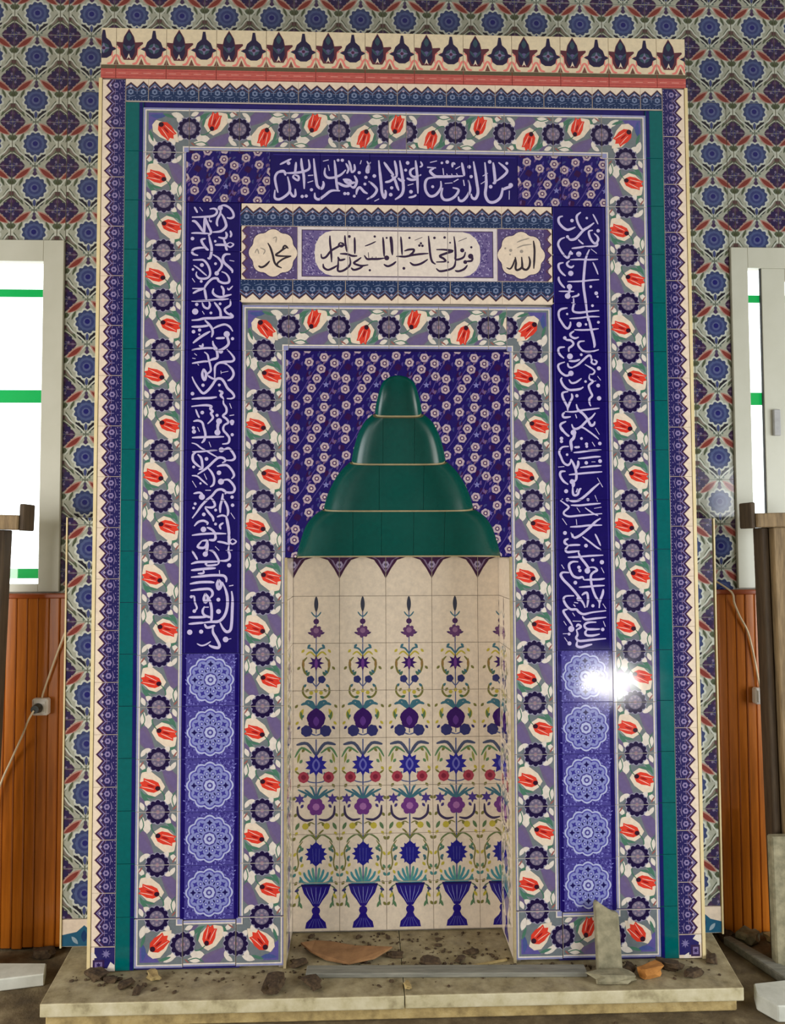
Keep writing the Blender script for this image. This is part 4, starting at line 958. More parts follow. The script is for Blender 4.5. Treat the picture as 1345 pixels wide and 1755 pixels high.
back_origin = Vector(wall_back.location)
wall_face = wall_back
rows = [4.052 - 0.203 * k for k in range(-2, 14)]
cols_all = [-0.150 + WP * k for k in range(-6, 13)]
cols_west = [-1.620 - WP * k for k in range(0, 5)]
def rel_region(region, cols, rws, y=0.410):
    X0, Z0, X1, Z1 = region
    bx, by, bz = back_origin
    region_tiles((X0 - bx, Z0 - bz, X1 - bx, Z1 - bz), wall_face, y - by, [c - bx for c in cols], [r - bz for r in rws], 0.203)
rel_region((-1.479, 3.690, 2.20, 4.40), cols_all, rows)                    # above the cornice
rel_region((-2.44, 2.998, -1.518, 4.40), cols_west, rows)                  # above the west window
rel_region((-1.518, 2.998, -1.479, 4.40), [-1.4155], rows)                 # narrow cut strip
rel_region((-1.479, 1.40, -1.150, 3.690), cols_all[:3], rows)              # west strip beside the mihrab
rel_region((1.150, 1.40, 1.556, 3.690), cols_all[5:], rows)                # east strip
rel_region((1.556, 2.998, 2.20, 3.690), cols_all[5:], rows)

# ------------------------------------------------------------------ tiled pilasters beside the mihrab
def pilaster(x0, x1, cx, top, label):
    root = box('tiled_pilaster', (x0, 0.200, 0.0, x1, WALL_Y - 0.001, top), M['plaster'])
    tag(root, label, 'pilaster', kind='structure')
    o = root.location
    region_tiles((x0 - o.x, 0.112, x1 - o.x, top), root, 0.192 - o.y, [cx - o.x, cx + WP - o.x, cx - WP - o.x], [1.814 - 0.2 * k for k in range(10)], 0.2)
    # teal foot tile
    p = Print()
    w = x1 - x0
    p.poly([(-w / 2, 0.0), (-w / 2, 0.05), (-0.03, 0.062), (0, 0.088), (0.03, 0.062), (w / 2, 0.05), (w / 2, 0.0)][::-1], srgb(40, 92, 120), 1)
    for s in (-1, 1):
        p.leaf(s * 0.024, 0.014, s * 0.05, 0.044, 0.016, srgb(150, 170, 180), 2)
    p.leaf(0, 0.02, 0, 0.07, 0.024, srgb(28, 60, 104), 2)
    me = tile_mesh('foot_tile', (-w / 2, 0.004, w / 2, 0.112), p.items, CREAM)
    put_tile('foot_tile', me, (-w / 2, 0.004, w / 2, 0.112), root, 0.192 - o.y)
    e = box('edge_trim', ((x0 - 0.006 if x0 < 0 else x1), 0.188, 0.0, (x0 if x0 < 0 else x1 + 0.006), 0.215, top), M['trim_yellow'])
    e.location -= o
    e.parent = root
    return root
pilaster(-1.366, -1.186, -1.277, 1.745, 'waist-high floral tiled pilaster between the left pine wainscot and the mihrab')
pilaster(1.196, 1.352, 1.245, 1.735, 'waist-high floral tiled pilaster between the mihrab and the right pine wainscot')

# ------------------------------------------------------------------ pine wainscot under the windows
def wainscot(x0, x1, w, label):
    root = tag(link('pine_wainscot', None, None, None, ((x0 + x1) / 2, 0.39, FLOOR_Z)), label, 'wainscot')
    o = root.location
    n = int((x1 - x0) / w)
    me = box_mesh('plank', [(-w / 2 + 0.0012, -0.014, 0, w / 2 - 0.0012, 0.014, 1.50)], 0.004)
    me.materials.append(M['pine'])
    rnd = random.Random(int(abs(x0) * 100))
    for k in range(n):
        link('plank', me, None, root, (x0 + w * (k + 0.5) - o.x, rnd.uniform(-0.0012, 0.0012), rnd.uniform(0.004, 0.010)))
    r = box('backing', (x0, 0.403, FLOOR_Z + 0.002, x1, WALL_Y - 0.001, 1.39), M['dark_wood'])
    r.location -= o
    r.parent = root
    c = box('cap_moulding', (x0, 0.366, 1.398, x1, WALL_Y - 0.02, 1.420), M['pine_dark'], None, 0.004)
    c.location -= o
    c.parent = root
    return root
wainscot(-2.57, -1.374, 0.0460, 'varnished pine plank wainscot under the left window')
wainscot(1.360, 2.56, 0.0428, 'varnished pine plank wainscot under the right window')

# ------------------------------------------------------------------ stone plinth in front of the mihrab
plinth = tag(link('marble_plinth', None, None, None, (0, 0, FLOOR_Z)), 'low dusty marble step carrying the mihrab, littered with debris', 'plinth')
def slab(n, b, mat, bev):
    o = box(n, b, mat, None, bev)
    o.location.z -= FLOOR_Z
    o.parent = plinth
    return o
def trapezoid_slab(n, x0, x1, xb0, xb1):
    bm = bmesh.new()
    lo, hi = FLOOR_Z + 0.052, 0.0
    pts = [(x0, -0.195), (x1, -0.198), (xb1, 0.40), (xb0, 0.40)]
    a = [bm.verts.new((x, y, lo)) for x, y in pts]
    b = [bm.verts.new((x, y, hi)) for x, y in pts]
    bm.faces.new(a[::-1])
    bm.faces.new(b)
    for i in range(4):
        bm.faces.new((a[i], a[(i + 1) % 4], b[(i + 1) % 4], b[i]))
    bmesh.ops.bevel(bm, geom=list(bm.edges), offset=0.004, segments=2, affect='EDGES', profile=0.5)
    me = D.meshes.new(n)
    bm.to_mesh(me)
    bm.free()
    o = link(n, me, M['marble'], plinth, (0, 0, -FLOOR_Z))
trapezoid_slab('slab', -1.292, 0.004, -1.345, 0.004)
trapezoid_slab('slab', 0.007, 1.250, 0.007, 1.345)
slab('mortar_bed', (-1.28, -0.175, FLOOR_Z + 0.002, 1.235, 0.39, FLOOR_Z + 0.051), M['mortar'], 0.006)

# ================================================================== THE MIHRAB
mihrab = tag(link('mihrab', None, None, None, (0, 0, 0)), 'tall tiled mihrab niche with blue calligraphy panels and green stepped hood', 'mihrab')
Y0 = 0.0
core = link('core', box_mesh('core', [
    (-1.18, 0.022, 0.001, -0.470, WALL_Y - 0.02, 3.70), (0.470, 0.022, 0.001, 1.18, WALL_Y - 0.02, 3.70),
    (-0.470, 0.022, 2.40, 0.470, WALL_Y - 0.02, 3.70), (-0.470, 0.292, 0.001, 0.470, WALL_Y - 0.02, 2.40)]), M['plaster'], mihrab)

def bed(name, rects, mat='navy_bed', y0=0.0075, y1=0.0215):
    return link(name, box_mesh(name, [(r[0], y0, r[1], r[2], y1, r[3]) for r in rects]), M[mat], mihrab)

# --- floral borders
BAND = band_print()
CORNER = corner_print()
r_band = (-0.086, 0.0, 0.086, 0.2)
me_band = tile_mesh('floral_border_tile', r_band, BAND.items, WHITE)
r_corner = (-0.092, -0.092, 0.092, 0.092)
me_corner = tile_mesh('floral_corner_tile', r_corner, CORNER.items, WHITE)
def band_part(lo, hi):
    return tile_mesh('floral_border_cut_tile', (-0.086, lo, 0.086, hi), BAND.items, WHITE)
me_narrow = band_part(0.064, 0.136)
def T(name, me, x, z, parent, rot=0.0):
    return link(name, me, None, parent, (x, Y0, z), (0, rot, 0))

outer = bed('outer_floral_border', [(-1.021, 0.004, -0.846, 3.386), (0.846, 0.004, 1.021, 3.386), (-0.846, 3.210, 0.846, 3.386), (-0.846, 0.004, -0.62, 0.192), (0.62, 0.004, 0.846, 0.192)])
for k in range(15):
    z = 3.1 - 0.2 * k
    T('tile', me_band, -0.934, z, outer, 0.0 if k % 2 == 0 else PI)
    T('tile', me_band, 0.934, z, outer, PI if k % 2 == 0 else 0.0)
zt = 3.2985
for k in range(4):
    for s in (-1, 1):
        T('tile', me_band, s * (0.736 - 0.2 * k), zt, outer, PI / 2 if k % 2 == 0 else -PI / 2)
T('tile', me_narrow, 0.0, zt, outer, PI / 2)
for s, a, b in ((-1, 0.0, -PI / 2), (1, PI / 2, PI)):
    T('tile', me_corner, s * 0.928, 3.2925, outer, a)
    T('tile', me_corner, s * 0.928, 0.104, outer, b)
    T('tile', me_corner, s * 0.540, 0.104, outer, PI if s < 0 else -PI / 2)
    T('tile', me_band, s * 0.734, 0.101, outer, PI / 2)

inner = bed('inner_floral_border', [(-0.622, 0.192, -0.446, 2.586), (0.446, 0.192, 0.622, 2.586), (-0.446, 2.406, 0.446, 2.586)])
for k in range(11):
    z = 2.3 - 0.2 * k
    T('tile', me_band, -0.534, z, inner, PI if k % 2 == 0 else 0.0)
    T('tile', me_band, 0.534, z, inner, 0.0 if k % 2 == 0 else PI)
zi = 2.4970
for k in range(4):
    T('tile', me_band, -0.337 + 0.2 * k, zi, inner, PI / 2 if k % 2 == 0 else -PI / 2)
me_end = band_part(0.0, 0.074)
T('tile', me_end, 0.4005, zi, inner, PI / 2)
T('tile', me_corner, -0.529, 2.4915, inner, 0.0)
T('tile', me_corner, 0.529, 2.4915, inner, PI / 2)

# --- plain green strip with its dark blue line
green = bed('green_border', [(-1.091, 0.004, -1.019, 3.408), (1.019, 0.004, 1.091, 3.408), (-1.019, 3.386, 1.019, 3.408)])
gp = Print()
gp.rect(0.0205, -0.11, 0.036, 0.11, srgb(22, 22, 96), 1)
gp.rect(0.0185, -0.11, 0.0205, 0.11, srgb(10, 60, 84), 1)
me_green = tile_mesh('green_strip_tile', (-0.0355, -0.1, 0.0355, 0.1), gp.items, TEAL)
for k in range(17):
    z = 0.105 + 0.2 * k
    for s in (-1, 1):
        T('tile', me_green, s * 1.0552, z, green, 0.0 if s < 0 else PI)

# --- toothed border
SIDE = (srgb(38, 34, 88), srgb(74, 42, 66), srgb(136, 122, 164))
TOPT = (srgb(30, 50, 88), srgb(78, 50, 62), srgb(112, 126, 158))
toothed = bed('toothed_border', [(-1.183, 0.002, -1.090, 3.502), (1.090, 0.002, 1.183, 3.502), (-1.090, 3.407, 1.090, 3.502)], 'navy_bed')
rz = (-0.046, -0.1, 0.046, 0.1)
me_zig = tile_mesh('toothed_border_tile', rz, zig_print(0.2, 4, SIDE).items, CREAM, gap=0.0004)
me_zig_top = tile_mesh('toothed_border_tile_blue', rz, zig_print(0.2, 4, TOPT).items, CREAM, gap=0.0004)
me_zig_end = tile_mesh('toothed_corner_tile', (-0.046, -0.046, 0.046, 0.046), zig_corner_print().items, CREAM)
for k in range(17):
    z = 0.197 + 0.2 * k
    T('tile', me_zig, -1.1365, z, toothed, 0.0)
    T('tile', me_zig, 1.1365, z, toothed, PI)
T('tile', me_zig_end, -1.1365, 0.050, toothed, 0.0)
T('tile', me_zig_end, 1.1365, 0.050, toothed, -PI / 2)
for k in range(10):
    T('tile', me_zig_top, -0.9 + 0.2 * k, 3.455, toothed, PI / 2)
me_zig_cut = tile_mesh('toothed_border_cut_tile', (-0.046, -0.045, 0.046, 0.045), zig_print(0.2, 4, TOPT).items, CREAM, gap=0.0004)
for s in (-1, 1):
    T('tile', me_zig_cut, s * 1.045, 3.455, toothed, PI / 2)

# --- cornice: salmon listel, dark line and palmettes
cornice = bed('cornice', [(-1.190, 3.502, 1.190, 3.712)], 'grout')
lp = Print()
lp.rect(-0.1, -0.027, 0.1, 0.010, srgb(190, 94, 86), 1)
lp.rect(-0.1, -0.020, 0.1, -0.017, srgb(168, 70, 70), 2)
lp.rect(-0.1, 0.002, 0.1, 0.005, srgb(168, 70, 70), 2)
for k in range(4):
    lp.stroke([(-0.09 + 0.05 * k, -0.008), (-0.06 + 0.05 * k, -0.008)], 0.0036, srgb(232, 170, 158), 2, curve=False)
lp.rect(-0.1, 0.010, 0.1, 0.027, srgb(92, 84, 64), 1)
me_list = tile_mesh('salmon_listel', (-0.1, -0.027, 0.1, 0.027), lp.items, srgb(190, 94, 86))
me_pal = tile_mesh('palmette_tile', (-0.1, -0.077, 0.1, 0.077), palmette_print().items, srgb(222, 206, 174))
PALC = srgb(222, 206, 174)
for k in range(-1, 12):
    x = -1.03 + 0.2 * k
    a, b = max(-1.190, x - 0.1), min(1.190, x + 0.1)
    if b - a < 0.01:
        continue
    if b - a > 0.199:
        m1, m2 = me_pal, me_list
    else:
        m1 = tile_mesh('palmette_cut_tile', (a - x, -0.077, b - x, 0.077), palmette_print().items, PALC)
        m2 = tile_mesh('salmon_listel_cut', (a - x, -0.027, b - x, 0.027), lp.items, srgb(190, 94, 86))
    link('listel', m2, None, cornice, ((a + b) / 2, -0.004, 3.529))
    T('tile', m1, (a + b) / 2, 3.634, cornice)

# --- ivory edge trims
for s in (-1, 1):
    box('edge_trim', (s * 1.1905 - 0.006, -0.002, 0.002, s * 1.1905 + 0.006, 0.03, 3.502), M['trim_yellow'], mihrab)

# --- long calligraphy columns over medallions
MED = medallion_print(0.2226, 0.2028)
me_med = tile_mesh('medallion_tile', (-0.1113, -0.1014, 0.1113, 0.1014), MED.items, srgb(84, 78, 168))
for s, key in ((-1, 'left'), (1, 'right')):
    pan = bed('medallion_panel', [(min(s * 0.624, s * 0.848), 0.19, max(s * 0.624, s * 0.848), 1.206)])
    for k in range(5):
        T('tile', me_med, s * 0.736, 0.2924 + 0.2028 * k, pan)
    pan = bed('calligraphy_panel', [(min(s * 0.624, s * 0.848), 1.206, max(s * 0.624, s * 0.848), 2.998)])
    pan['label'] = 'dark blue upright panel of white calligraphy'
    p = Print()
    brush(p, CALLIGRAPHY[key], SCRIPT, 2)
    for e in (0.632, 0.838):
        p.stroke([(s * e, 1.206), (s * e, 2.998)], 0.0022, srgb(58, 48, 140), 1, taper=False, curve=False)
    zs = [1.2065 + 0.199 * k for k in range(10)]
    for k in range(9):
        r = (min(s * 0.6247, s * 0.8473), zs[k], max(s * 0.6247, s * 0.8473), zs[k + 1])
        put_tile('tile', tile_mesh('calligraphy_tile', r, p.items, NAVY, gap=0.0004), r, pan, Y0)

# --- top row: calligraphy between two blossom panels
pan = bed('calligraphy_panel', [(-0.512, 2.998, 0.488, 3.210)])
pan['label'] = 'dark blue top panel of white calligraphy'
p = Print()
brush(p, CALLIGRAPHY['top'], SCRIPT, 2)
p.stroke([(-0.5, 3.198), (0.48, 3.198)], 0.0022, srgb(58, 48, 140), 1, taper=False, curve=False)
for k in range(5):
    r = (-0.512 + 0.2 * k, 2.999, -0.312 + 0.2 * k, 3.209)
    put_tile('tile', tile_mesh('calligraphy_tile', r, p.items, NAVY, gap=0.0004), r, pan, Y0)
for x0, x1 in ((-0.848, -0.512), (0.488, 0.848)):
    pan = bed('blossom_panel', [(x0, 2.998, x1, 3.210)])
    f = blossom_field(x0, 3.205, x1, 2.998)
    xm = (x0 + x1) / 2
    for a, b in ((x0, xm), (xm, x1)):
        r = (a, 2.999, b, 3.209)
        put_tile('tile', tile_mesh('blossom_tile', r, f.items, srgb(24, 12, 96), gap=0.0004), r, pan, Y0)

# --- inscription panel over the niche
ins = bed('inscription_panel', [(-0.633, 2.594, 0.633, 2.997)], 'grout')
L6 = 1.264 / 6
me_zt = tile_mesh('panel_border_tile', (-0.046, -L6 / 2, 0.046, L6 / 2), zig_print(L6, 4, TOPT).items, CREAM, gap=0.0004)
for k in range(6):
    x = -0.632 + L6 * (k + 0.5)
    T('tile', me_zt, x, 2.9505, ins, PI / 2)
    T('tile', me_zt, x, 2.6405, ins, -PI / 2)
PURPLE = srgb(88, 74, 118)
def speckle(p, x0, z0, x1, z1, n, seed, lay=2):
    rnd = random.Random(seed)
    for k in range(n):
        x, z = rnd.uniform(x0, x1), rnd.uniform(z0, z1)
        a = rnd.uniform(0, PI)
        p.leaf(x, z, x + 0.010 * math.cos(a), z + 0.010 * math.sin(a), 0.0044, [srgb(168, 158, 196), srgb(62, 50, 112), srgb(140, 126, 170)][k % 3], lay, 0, 3)
for s, key in ((-1, 'round_w'), (1, 'round_e')):
    x0, x1 = sorted((s * 0.632, s * 0.402))
    p = Print()
    e = lambda d: s * (0.632 - d)
    p.poly([(e(0.022), 2.686), (e(0.022), 2.906), (s * 0.402, 2.906), (s * 0.402, 2.686)], PURPLE, 1)
    speckle(p, x0 + 0.02, 2.688, x1 - 0.02, 2.902, 300, 5 + s)
    edge = []
    for k in range(5):
        edge += [(e(0.030), 2.686 + 0.044 * k), (e(0.010), 2.708 + 0.044 * k)]
    edge.append((e(0.030), 2.906))
    p.poly(edge + [(e(0.040), 2.906), (e(0.040), 2.686)], srgb(80, 62, 110), 3)
    p.stroke(edge, 0.0056, srgb(88, 56, 72), 4, taper=False, curve=False)
    p.lobes(s * 0.5, 2.795, 0.1000, 0.12, 8, srgb(66, 52, 92), 4, 0, per=7)
    p.lobes(s * 0.5, 2.795, 0.0965, 0.12, 8, CREAM, 5, 0, per=7)
    brush(p, CALLIGRAPHY[key + '_fine'], srgb(158, 148, 136), 6)
    brush(p, CALLIGRAPHY[key], srgb(52, 44, 54), 7, 1.2)
    r = (x0, 2.687, x1, 2.904)
    put_tile('tile', tile_mesh('round_name_tile', r, p.items, CREAM, gap=0.0005), r, ins, Y0)
p = Print()
p.rect(-0.402, 2.687, 0.402, 2.904, srgb(216, 206, 206), 1)
p.rect(-0.386, 2.700, 0.386, 2.892, srgb(66, 48, 66), 2)
p.rect(-0.383, 2.703, 0.383, 2.889, srgb(104, 90, 140), 3)
speckle(p, -0.380, 2.706, -0.28, 2.880, 200, 21, 4)
speckle(p, 0.27, 2.706, 0.370, 2.880, 200, 22, 4)
cart = [(-0.290, 2.704), (0.290, 2.704)]
for k in range(9):
    a = -PI / 2 + PI * k / 8
    q = 1.0 + 0.05 * abs(math.sin(2 * a))
    cart.append((0.262 + 0.072 * math.cos(a) * q, 2.796 + 0.092 * math.sin(a)))
cart += [(0.25, 2.888), (-0.25, 2.888)]
for k in range(9):
    a = PI / 2 + PI * k / 8
    q = 1.0 + 0.05 * abs(math.sin(2 * a))
    cart.append((-0.262 + 0.072 * math.cos(a) * q, 2.796 + 0.092 * math.sin(a)))
p.poly(cart, srgb(226, 214, 202), 5)
brush(p, CALLIGRAPHY['centre'], srgb(52, 36, 66), 6, 1.25)
for k in range(4):
    r = (-0.402 + 0.201 * k, 2.687, -0.201 + 0.201 * k, 2.904)
    put_tile('tile', tile_mesh('inscription_tile', r, p.items, srgb(216, 206, 206), gap=0.0005), r, ins, Y0)

# --- stepped hood: outline of the opening in the spandrel
TIERS = [   # bottom z, top z, depth, [(height fraction, half width)]
    (1.577, 1.766, 0.215, [(0, .405), (.32, .390), (.66, .367), (.88, .334), (1, .301)]),
    (1.766, 1.956, 0.165, [(0, .298), (.27, .284), (.56, .260), (.81, .229), (1, .192)]),
    (1.956, 2.147, 0.115, [(0, .188), (.30, .177), (.60, .159), (.85, .132), (1, .099)]),
    (2.147, 2.303, 0.065, [(0, .0935), (.33, .0865), (.76, .067), (.90, .048), (.97, .026), (1, .0)]),
]
def half_width(prof, h):
    for (a, wa), (b, wb) in zip(prof, prof[1:]):
        if h <= b:
            t = (h - a) / (b - a)
            return wa + (wb - wa) * t
    return prof[-1][1]
def fine_profile(prof, n=14):
    pts = smooth3(prof, 6)
    return pts
left_side = []
for zb, zt_, d, prof in TIERS:
    for h, w in fine_profile(prof):
        left_side.append((-max(w, 0.0), zb + (zt_ - zb) * h))
hole = left_side + [(-x, z) for x, z in left_side[::-1][1:]]

def inside(poly, x, z):
    c = False
    n = len(poly)
    for i in range(n):
        (x0, z0), (x1, z1) = poly[i], poly[(i + 1) % n]
        if (z0 > z) != (z1 > z) and x < (x1 - x0) * (z - z0) / (z1 - z0) + x0:
            c = not c
    return c
def keep_outside(p):
    cx, cz = sum(a for a, b in p) / len(p), sum(b for a, b in p) / len(p)
    if all(inside(hole, a, b) for a, b in p):
        return None
    bx0, bx1 = min(a for a, b in p), max(a for a, b in p)
    bz0, bz1 = min(b for a, b in p), max(b for a, b in p)
    for (ax, az), (bx, bz) in zip(hole, hole[1:]):
        if max(ax, bx) < bx0 or min(ax, bx) > bx1 or max(az, bz) < bz0 or min(az, bz) > bz1:
            continue
        p = clip_half(p, lambda q: (bx - ax) * (q[1] - az) - (bz - az) * (q[0] - ax))
        if len(p) < 3:
            return None
    return p
sp_region = [(-0.447, 1.577)] + hole + [(0.447, 1.577), (0.447, 2.405), (-0.447, 2.405)]
spandrel = link('spandrel', box_mesh('spandrel', [(-0.470, 0.0075, 2.310, 0.470, 0.0215, 2.406), (-0.470, 0.0075, 1.577, -0.430, 0.0215, 2.31), (0.430, 0.0075, 1.577, 0.470, 0.0215, 2.31)]), M['navy_bed'], mihrab)
field = blossom_field(-0.447, 2.405, 0.447, 1.577)
field.rect(-0.447, 2.398, 0.447, 2.405, srgb(20, 12, 70), 7)
xs = [-0.447, -0.248, -0.048, 0.152, 0.352, 0.447]
zs = [2.405, 2.205, 2.005, 1.805, 1.577]
for i in range(5):
    for j in range(4):
        r = (xs[i], zs[j + 1], xs[i + 1], zs[j])
        halves = [r]
        for q in halves:
            body = clip_rect(sp_region, *q)
            if body is None or abs(area2(body)) < 2e-4:
                continue
            put_tile('tile', tile_mesh('spandrel_tile', q, field.items, srgb(24, 12, 92), outline=body, keep=keep_outside), q, spandrel, Y0)

def tier_curve(w, d, t, n=4.6):
    """plan of a tier: a rounded box opening to the front; t runs 0..1 from one front edge to the other"""
    a = PI * (1 - t)
    c, s = math.cos(a), math.sin(a)
    return math.copysign(abs(c) ** (2 / n), c) * w, abs(s) ** (2 / n) * d

hood = link('hood', None, None, mihrab)
SEAMS = [[-0.185, -0.065, 0.07, 0.20], [-0.075, 0.11], [-0.06, 0.07], []]
def seam_t(x, w, n=4.6):
    if x is None:
        return None
    q = max(-1.0, min(1.0, x / w))
    return 1 - math.acos(math.copysign(abs(q) ** (n / 2), q)) / PI
for ti, ((zb, zt_, d, prof), seams) in enumerate(zip(TIERS, SEAMS)):
    hp = fine_profile(prof)
    cuts = [None] + seams + [None]
    for a, b in zip(cuts, cuts[1:]):
        bm = bmesh.new()
        n = 14 if seams else 30
        grid = []
        for h, w in hp:
            w = max(w, 0.0006)
            dd = d * (1.0 - 0.25 * h) if ti < 3 else d * max(0.02, (1.0 - h * h)) ** 0.5
            row = []
            t0 = 0.0 if a is None else seam_t(a + 0.0006, w)
            t1 = 1.0 if b is None else seam_t(b - 0.0006, w)
            for k in range(n + 1):
                x, y = tier_curve(w, dd, t0 + (t1 - t0) * k / n)
                row.append(bm.verts.new((x, y + 0.001, zb + (zt_ - zb) * h)))
            grid.append(row)
        for i in range(len(grid) - 1):
            for k in range(n):
                bm.faces.new((grid[i][k], grid[i][k + 1], grid[i + 1][k + 1], grid[i + 1][k]))
        for f in bm.faces:
            f.smooth = True
        bmesh.ops.recalc_face_normals(bm, faces=bm.faces)
        me = D.meshes.new('hood_tile')
        bm.to_mesh(me)
        bm.free()
        at = me.attributes.new('glaze', 'FLOAT_COLOR', 'FACE')
        at.data.foreach_set('color', list(srgb(2, 80, 72)) * len(me.polygons))
        me.materials.append(M['hood_glaze'])
        link('tile', me, None, hood)
for k, (zb, zt_, d, prof) in enumerate(TIERS):
    # cream tile edge and soffit under each tier
    w = prof[0][1]
    if k:
        w2, d2 = TIERS[k - 1][3][-1][1] + 0.006, TIERS[k - 1][2] * 0.75 + 0.05
    else:
        w2, d2 = 0.441, 0.255
    bm = bmesh.new()
    n = 40
    rows_ = [[], [], [], []]
    for i in range(n + 1):
        t = i / n
        x, y = tier_curve(w, d, t)
        X, Yb = tier_curve(w2, d2, t, 9 if k == 0 else 4.6)
        xi, yi = tier_curve(w - 0.004, d - 0.005, t)
        rows_[0].append(bm.verts.new((xi, yi - 0.001, zb + 0.004)))
        rows_[1].append(bm.verts.new((xi, yi - 0.001, zb - 0.002)))
        rows_[2].append(bm.verts.new((X, max(Yb, y), zb - 0.002)))
        rows_[3].append(bm.verts.new((X, max(Yb, y), zb + 0.004)))
    for r0, r1 in zip(rows_, rows_[1:]):
        for i in range(n):
            bm.faces.new((r0[i], r0[i + 1], r1[i + 1], r1[i]))
    me = D.meshes.new('ledge')
    bm.to_mesh(me)
    bm.free()
    link('ledge', me, M['ledge'], hood)

# --- niche back and jambs
NP = niche_print()
PEND = pendant_print()
NB = 0.265
back = link('niche_back', box_mesh('niche_back', [(-0.450, NB + 0.0075, 0.002, 0.450, NB + 0.024, 1.60)]), M['grout'], mihrab)
zj = [0.008 + 0.2 * k for k in range(8)] + [1.582]
NCREAM = srgb(228, 212, 190)
full = []
for j in range(8):
    items = list(NP.items)
    if j == 7:
        items = PEND.moved(-0.099, 1.576).items + PEND.moved(0.099, 1.576).items
    full.append((tile_mesh('niche_tile', (-0.099, zj[j], 0.099, zj[j + 1]), items, NCREAM), tile_mesh('niche_cut_tile', (-0.099, zj[j], -0.001, zj[j + 1]), items, NCREAM)))
for j in range(8):
    zc = (zj[j] + zj[j + 1]) / 2
    for i in range(4):
        link('tile', full[j][0], None, back, (-0.343 + 0.198 * i, NB, zc))
    link('tile', full[j][1], None, back, (0.399, NB, zc))
for s in (-1, 1):
    jamb = link('niche_jamb', box_mesh('niche_jamb', [(min(s * 0.4495, s * 0.4695), 0.010, 0.002, max(s * 0.4495, s * 0.4695), 0.27, 1.576)]), M['grout'], mihrab)
    for j in range(8):
        r = (-0.127, zj[j], 0.127, min(zj[j + 1], 1.575))
        me = tile_mesh('jamb_tile', r, (NP.moved(-0.02, 0).items if j < 7 else []), NCREAM)
        link('tile', me, None, jamb, (s * 0.4412, 0.135, (r[1] + r[3]) / 2), (0, 0, -s * PI / 2))
    box('edge_trim', (s * 0.4455 - 0.005, -0.004, 0.002, s * 0.4455 + 0.005, 0.012, 1.577), M['ledge'], mihrab)

# ================================================================== THINGS STANDING AND LYING ABOUT
def socket(x, z, label, plug):
    root = tag(link('wall_socket', None, None, None, (x, 0.376, z - 0.036)), label, 'socket')
    o = Vector(root.location)
    def part(n, b, mat, bev):
        p = box(n, b, mat, None, bev)
        p.location -= o
        p.parent = root
    part('housing', (x - 0.034, 0.338, z - 0.036, x + 0.034, 0.375, z + 0.036), M['white_plastic'], 0.006)
    part('cover', (x - 0.026, 0.333, z - 0.026, x + 0.026, 0.3385, z + 0.026), M['white_plastic'], 0.003)
    if plug:
        bm = bmesh.new()
        bmesh.ops.create_cone(bm, cap_ends=True, segments=16, radius1=0.021, radius2=0.017, depth=0.034)
        me = D.meshes.new('plug')
        bm.to_mesh(me)
        bm.free()
        link('plug', me, M['black_plastic'], root, (-0.004, 0.316 - o.y, 0.034), (PI / 2, 0, 0))
    else:
        for s in (-1, 1):
            bm = bmesh.new()
            bmesh.ops.create_cone(bm, cap_ends=True, segments=10, radius1=0.004, radius2=0.004, depth=0.002)
            me = D.meshes.new('pin_hole')
            bm.to_mesh(me)
            bm.free()
            link('pin_hole', me, M['black_plastic'], root, (s * 0.010, 0.3326 - o.y, 0.036), (PI / 2, 0, 0))
    return root
socket(-1.530, 0.936, 'white surface socket with a dark plug on the left wainscot', True)
socket(1.628, 0.950, 'white surface socket on the right wainscot beside the timber prop', False)
def cable(pts, label):
    o = tube('electric_cable', pts, 0.0042, M['cable'])
    tag(o, label, 'cable')
cable([(-1.395, 0.355, 1.33), (-1.44, 0.362, 1.24), (-1.49, 0.362, 1.10), (-1.522, 0.360, 1.00), (-1.528, 0.358, 0.972)], 'pale cable running down the left wainscot to the socket')
cable([(-1.536, 0.296, 0.930), (-1.56, 0.30, 0.89), (-1.60, 0.34, 0.82), (-1.65, 0.36, 0.72), (-1.70, 0.36, 0.60), (-1.73, 0.36, 0.45)], 'pale cable hanging from the dark plug down the left wainscot')
cable([(1.45, 0.40, 1.46), (1.505, 0.357, 1.41), (1.520, 0.364, 1.36), (1.545, 0.366, 1.30), (1.580, 0.366, 1.23), (1.605, 0.366, 1.12), (1.620, 0.362, 1.02), (1.625, 0.358, 0.988)], 'pale cable running down the right wainscot to the socket')

def timber_prop(sx, x_end, x_post, label, shift, lean):
    """timber prop with a short T-shaped head: post, head beam, end plate, side batten"""
    root = tag(link('timber_prop', None, None, None, (x_post, 0.2, FLOOR_Z)), label, 'prop')
    o = Vector(root.location)
    def part(n, b, mat, bev=0.004):
        p = box(n, b, mat, None, bev)
        p.location -= o
        p.parent = root
        return p
    lo, hi = sorted((x_end, x_end + sx * 0.34))
    pl, ph = sorted((x_post, x_post + sx * 0.13))
    part('head_beam', (lo, 0.13, 1.695, hi, 0.25, 1.755), M['old_wood'])
    a, b = sorted((x_end, x_end - sx * 0.022))
    part('end_plate', (a, 0.14, 1.692, b, 0.24, 1.802), M['dark_wood'])
    part('post', (pl + (0.035 if sx > 0 else 0), 0.135, FLOOR_Z + 0.001, ph - (0 if sx > 0 else 0.035), 0.245, 1.694), M['old_wood'])
    a, b = sorted((x_post, x_post + sx * 0.030))
    part('shaded_side_strip', (a, 0.165, FLOOR_Z + 0.001, b, 0.24, 1.694), M['dark_wood'])  # shade on the post's inner face, put in as a dark strip
    root.location.x += shift
    root.rotation_euler.y = lean
    return root
timber_prop(1, 1.513, 1.548, 'weathered timber prop with T-shaped head before the right window', 0.032, -0.018)
timber_prop(-1, -1.545, -1.612, 'weathered timber prop with T-shaped head before the left window', -0.054, 0.030)
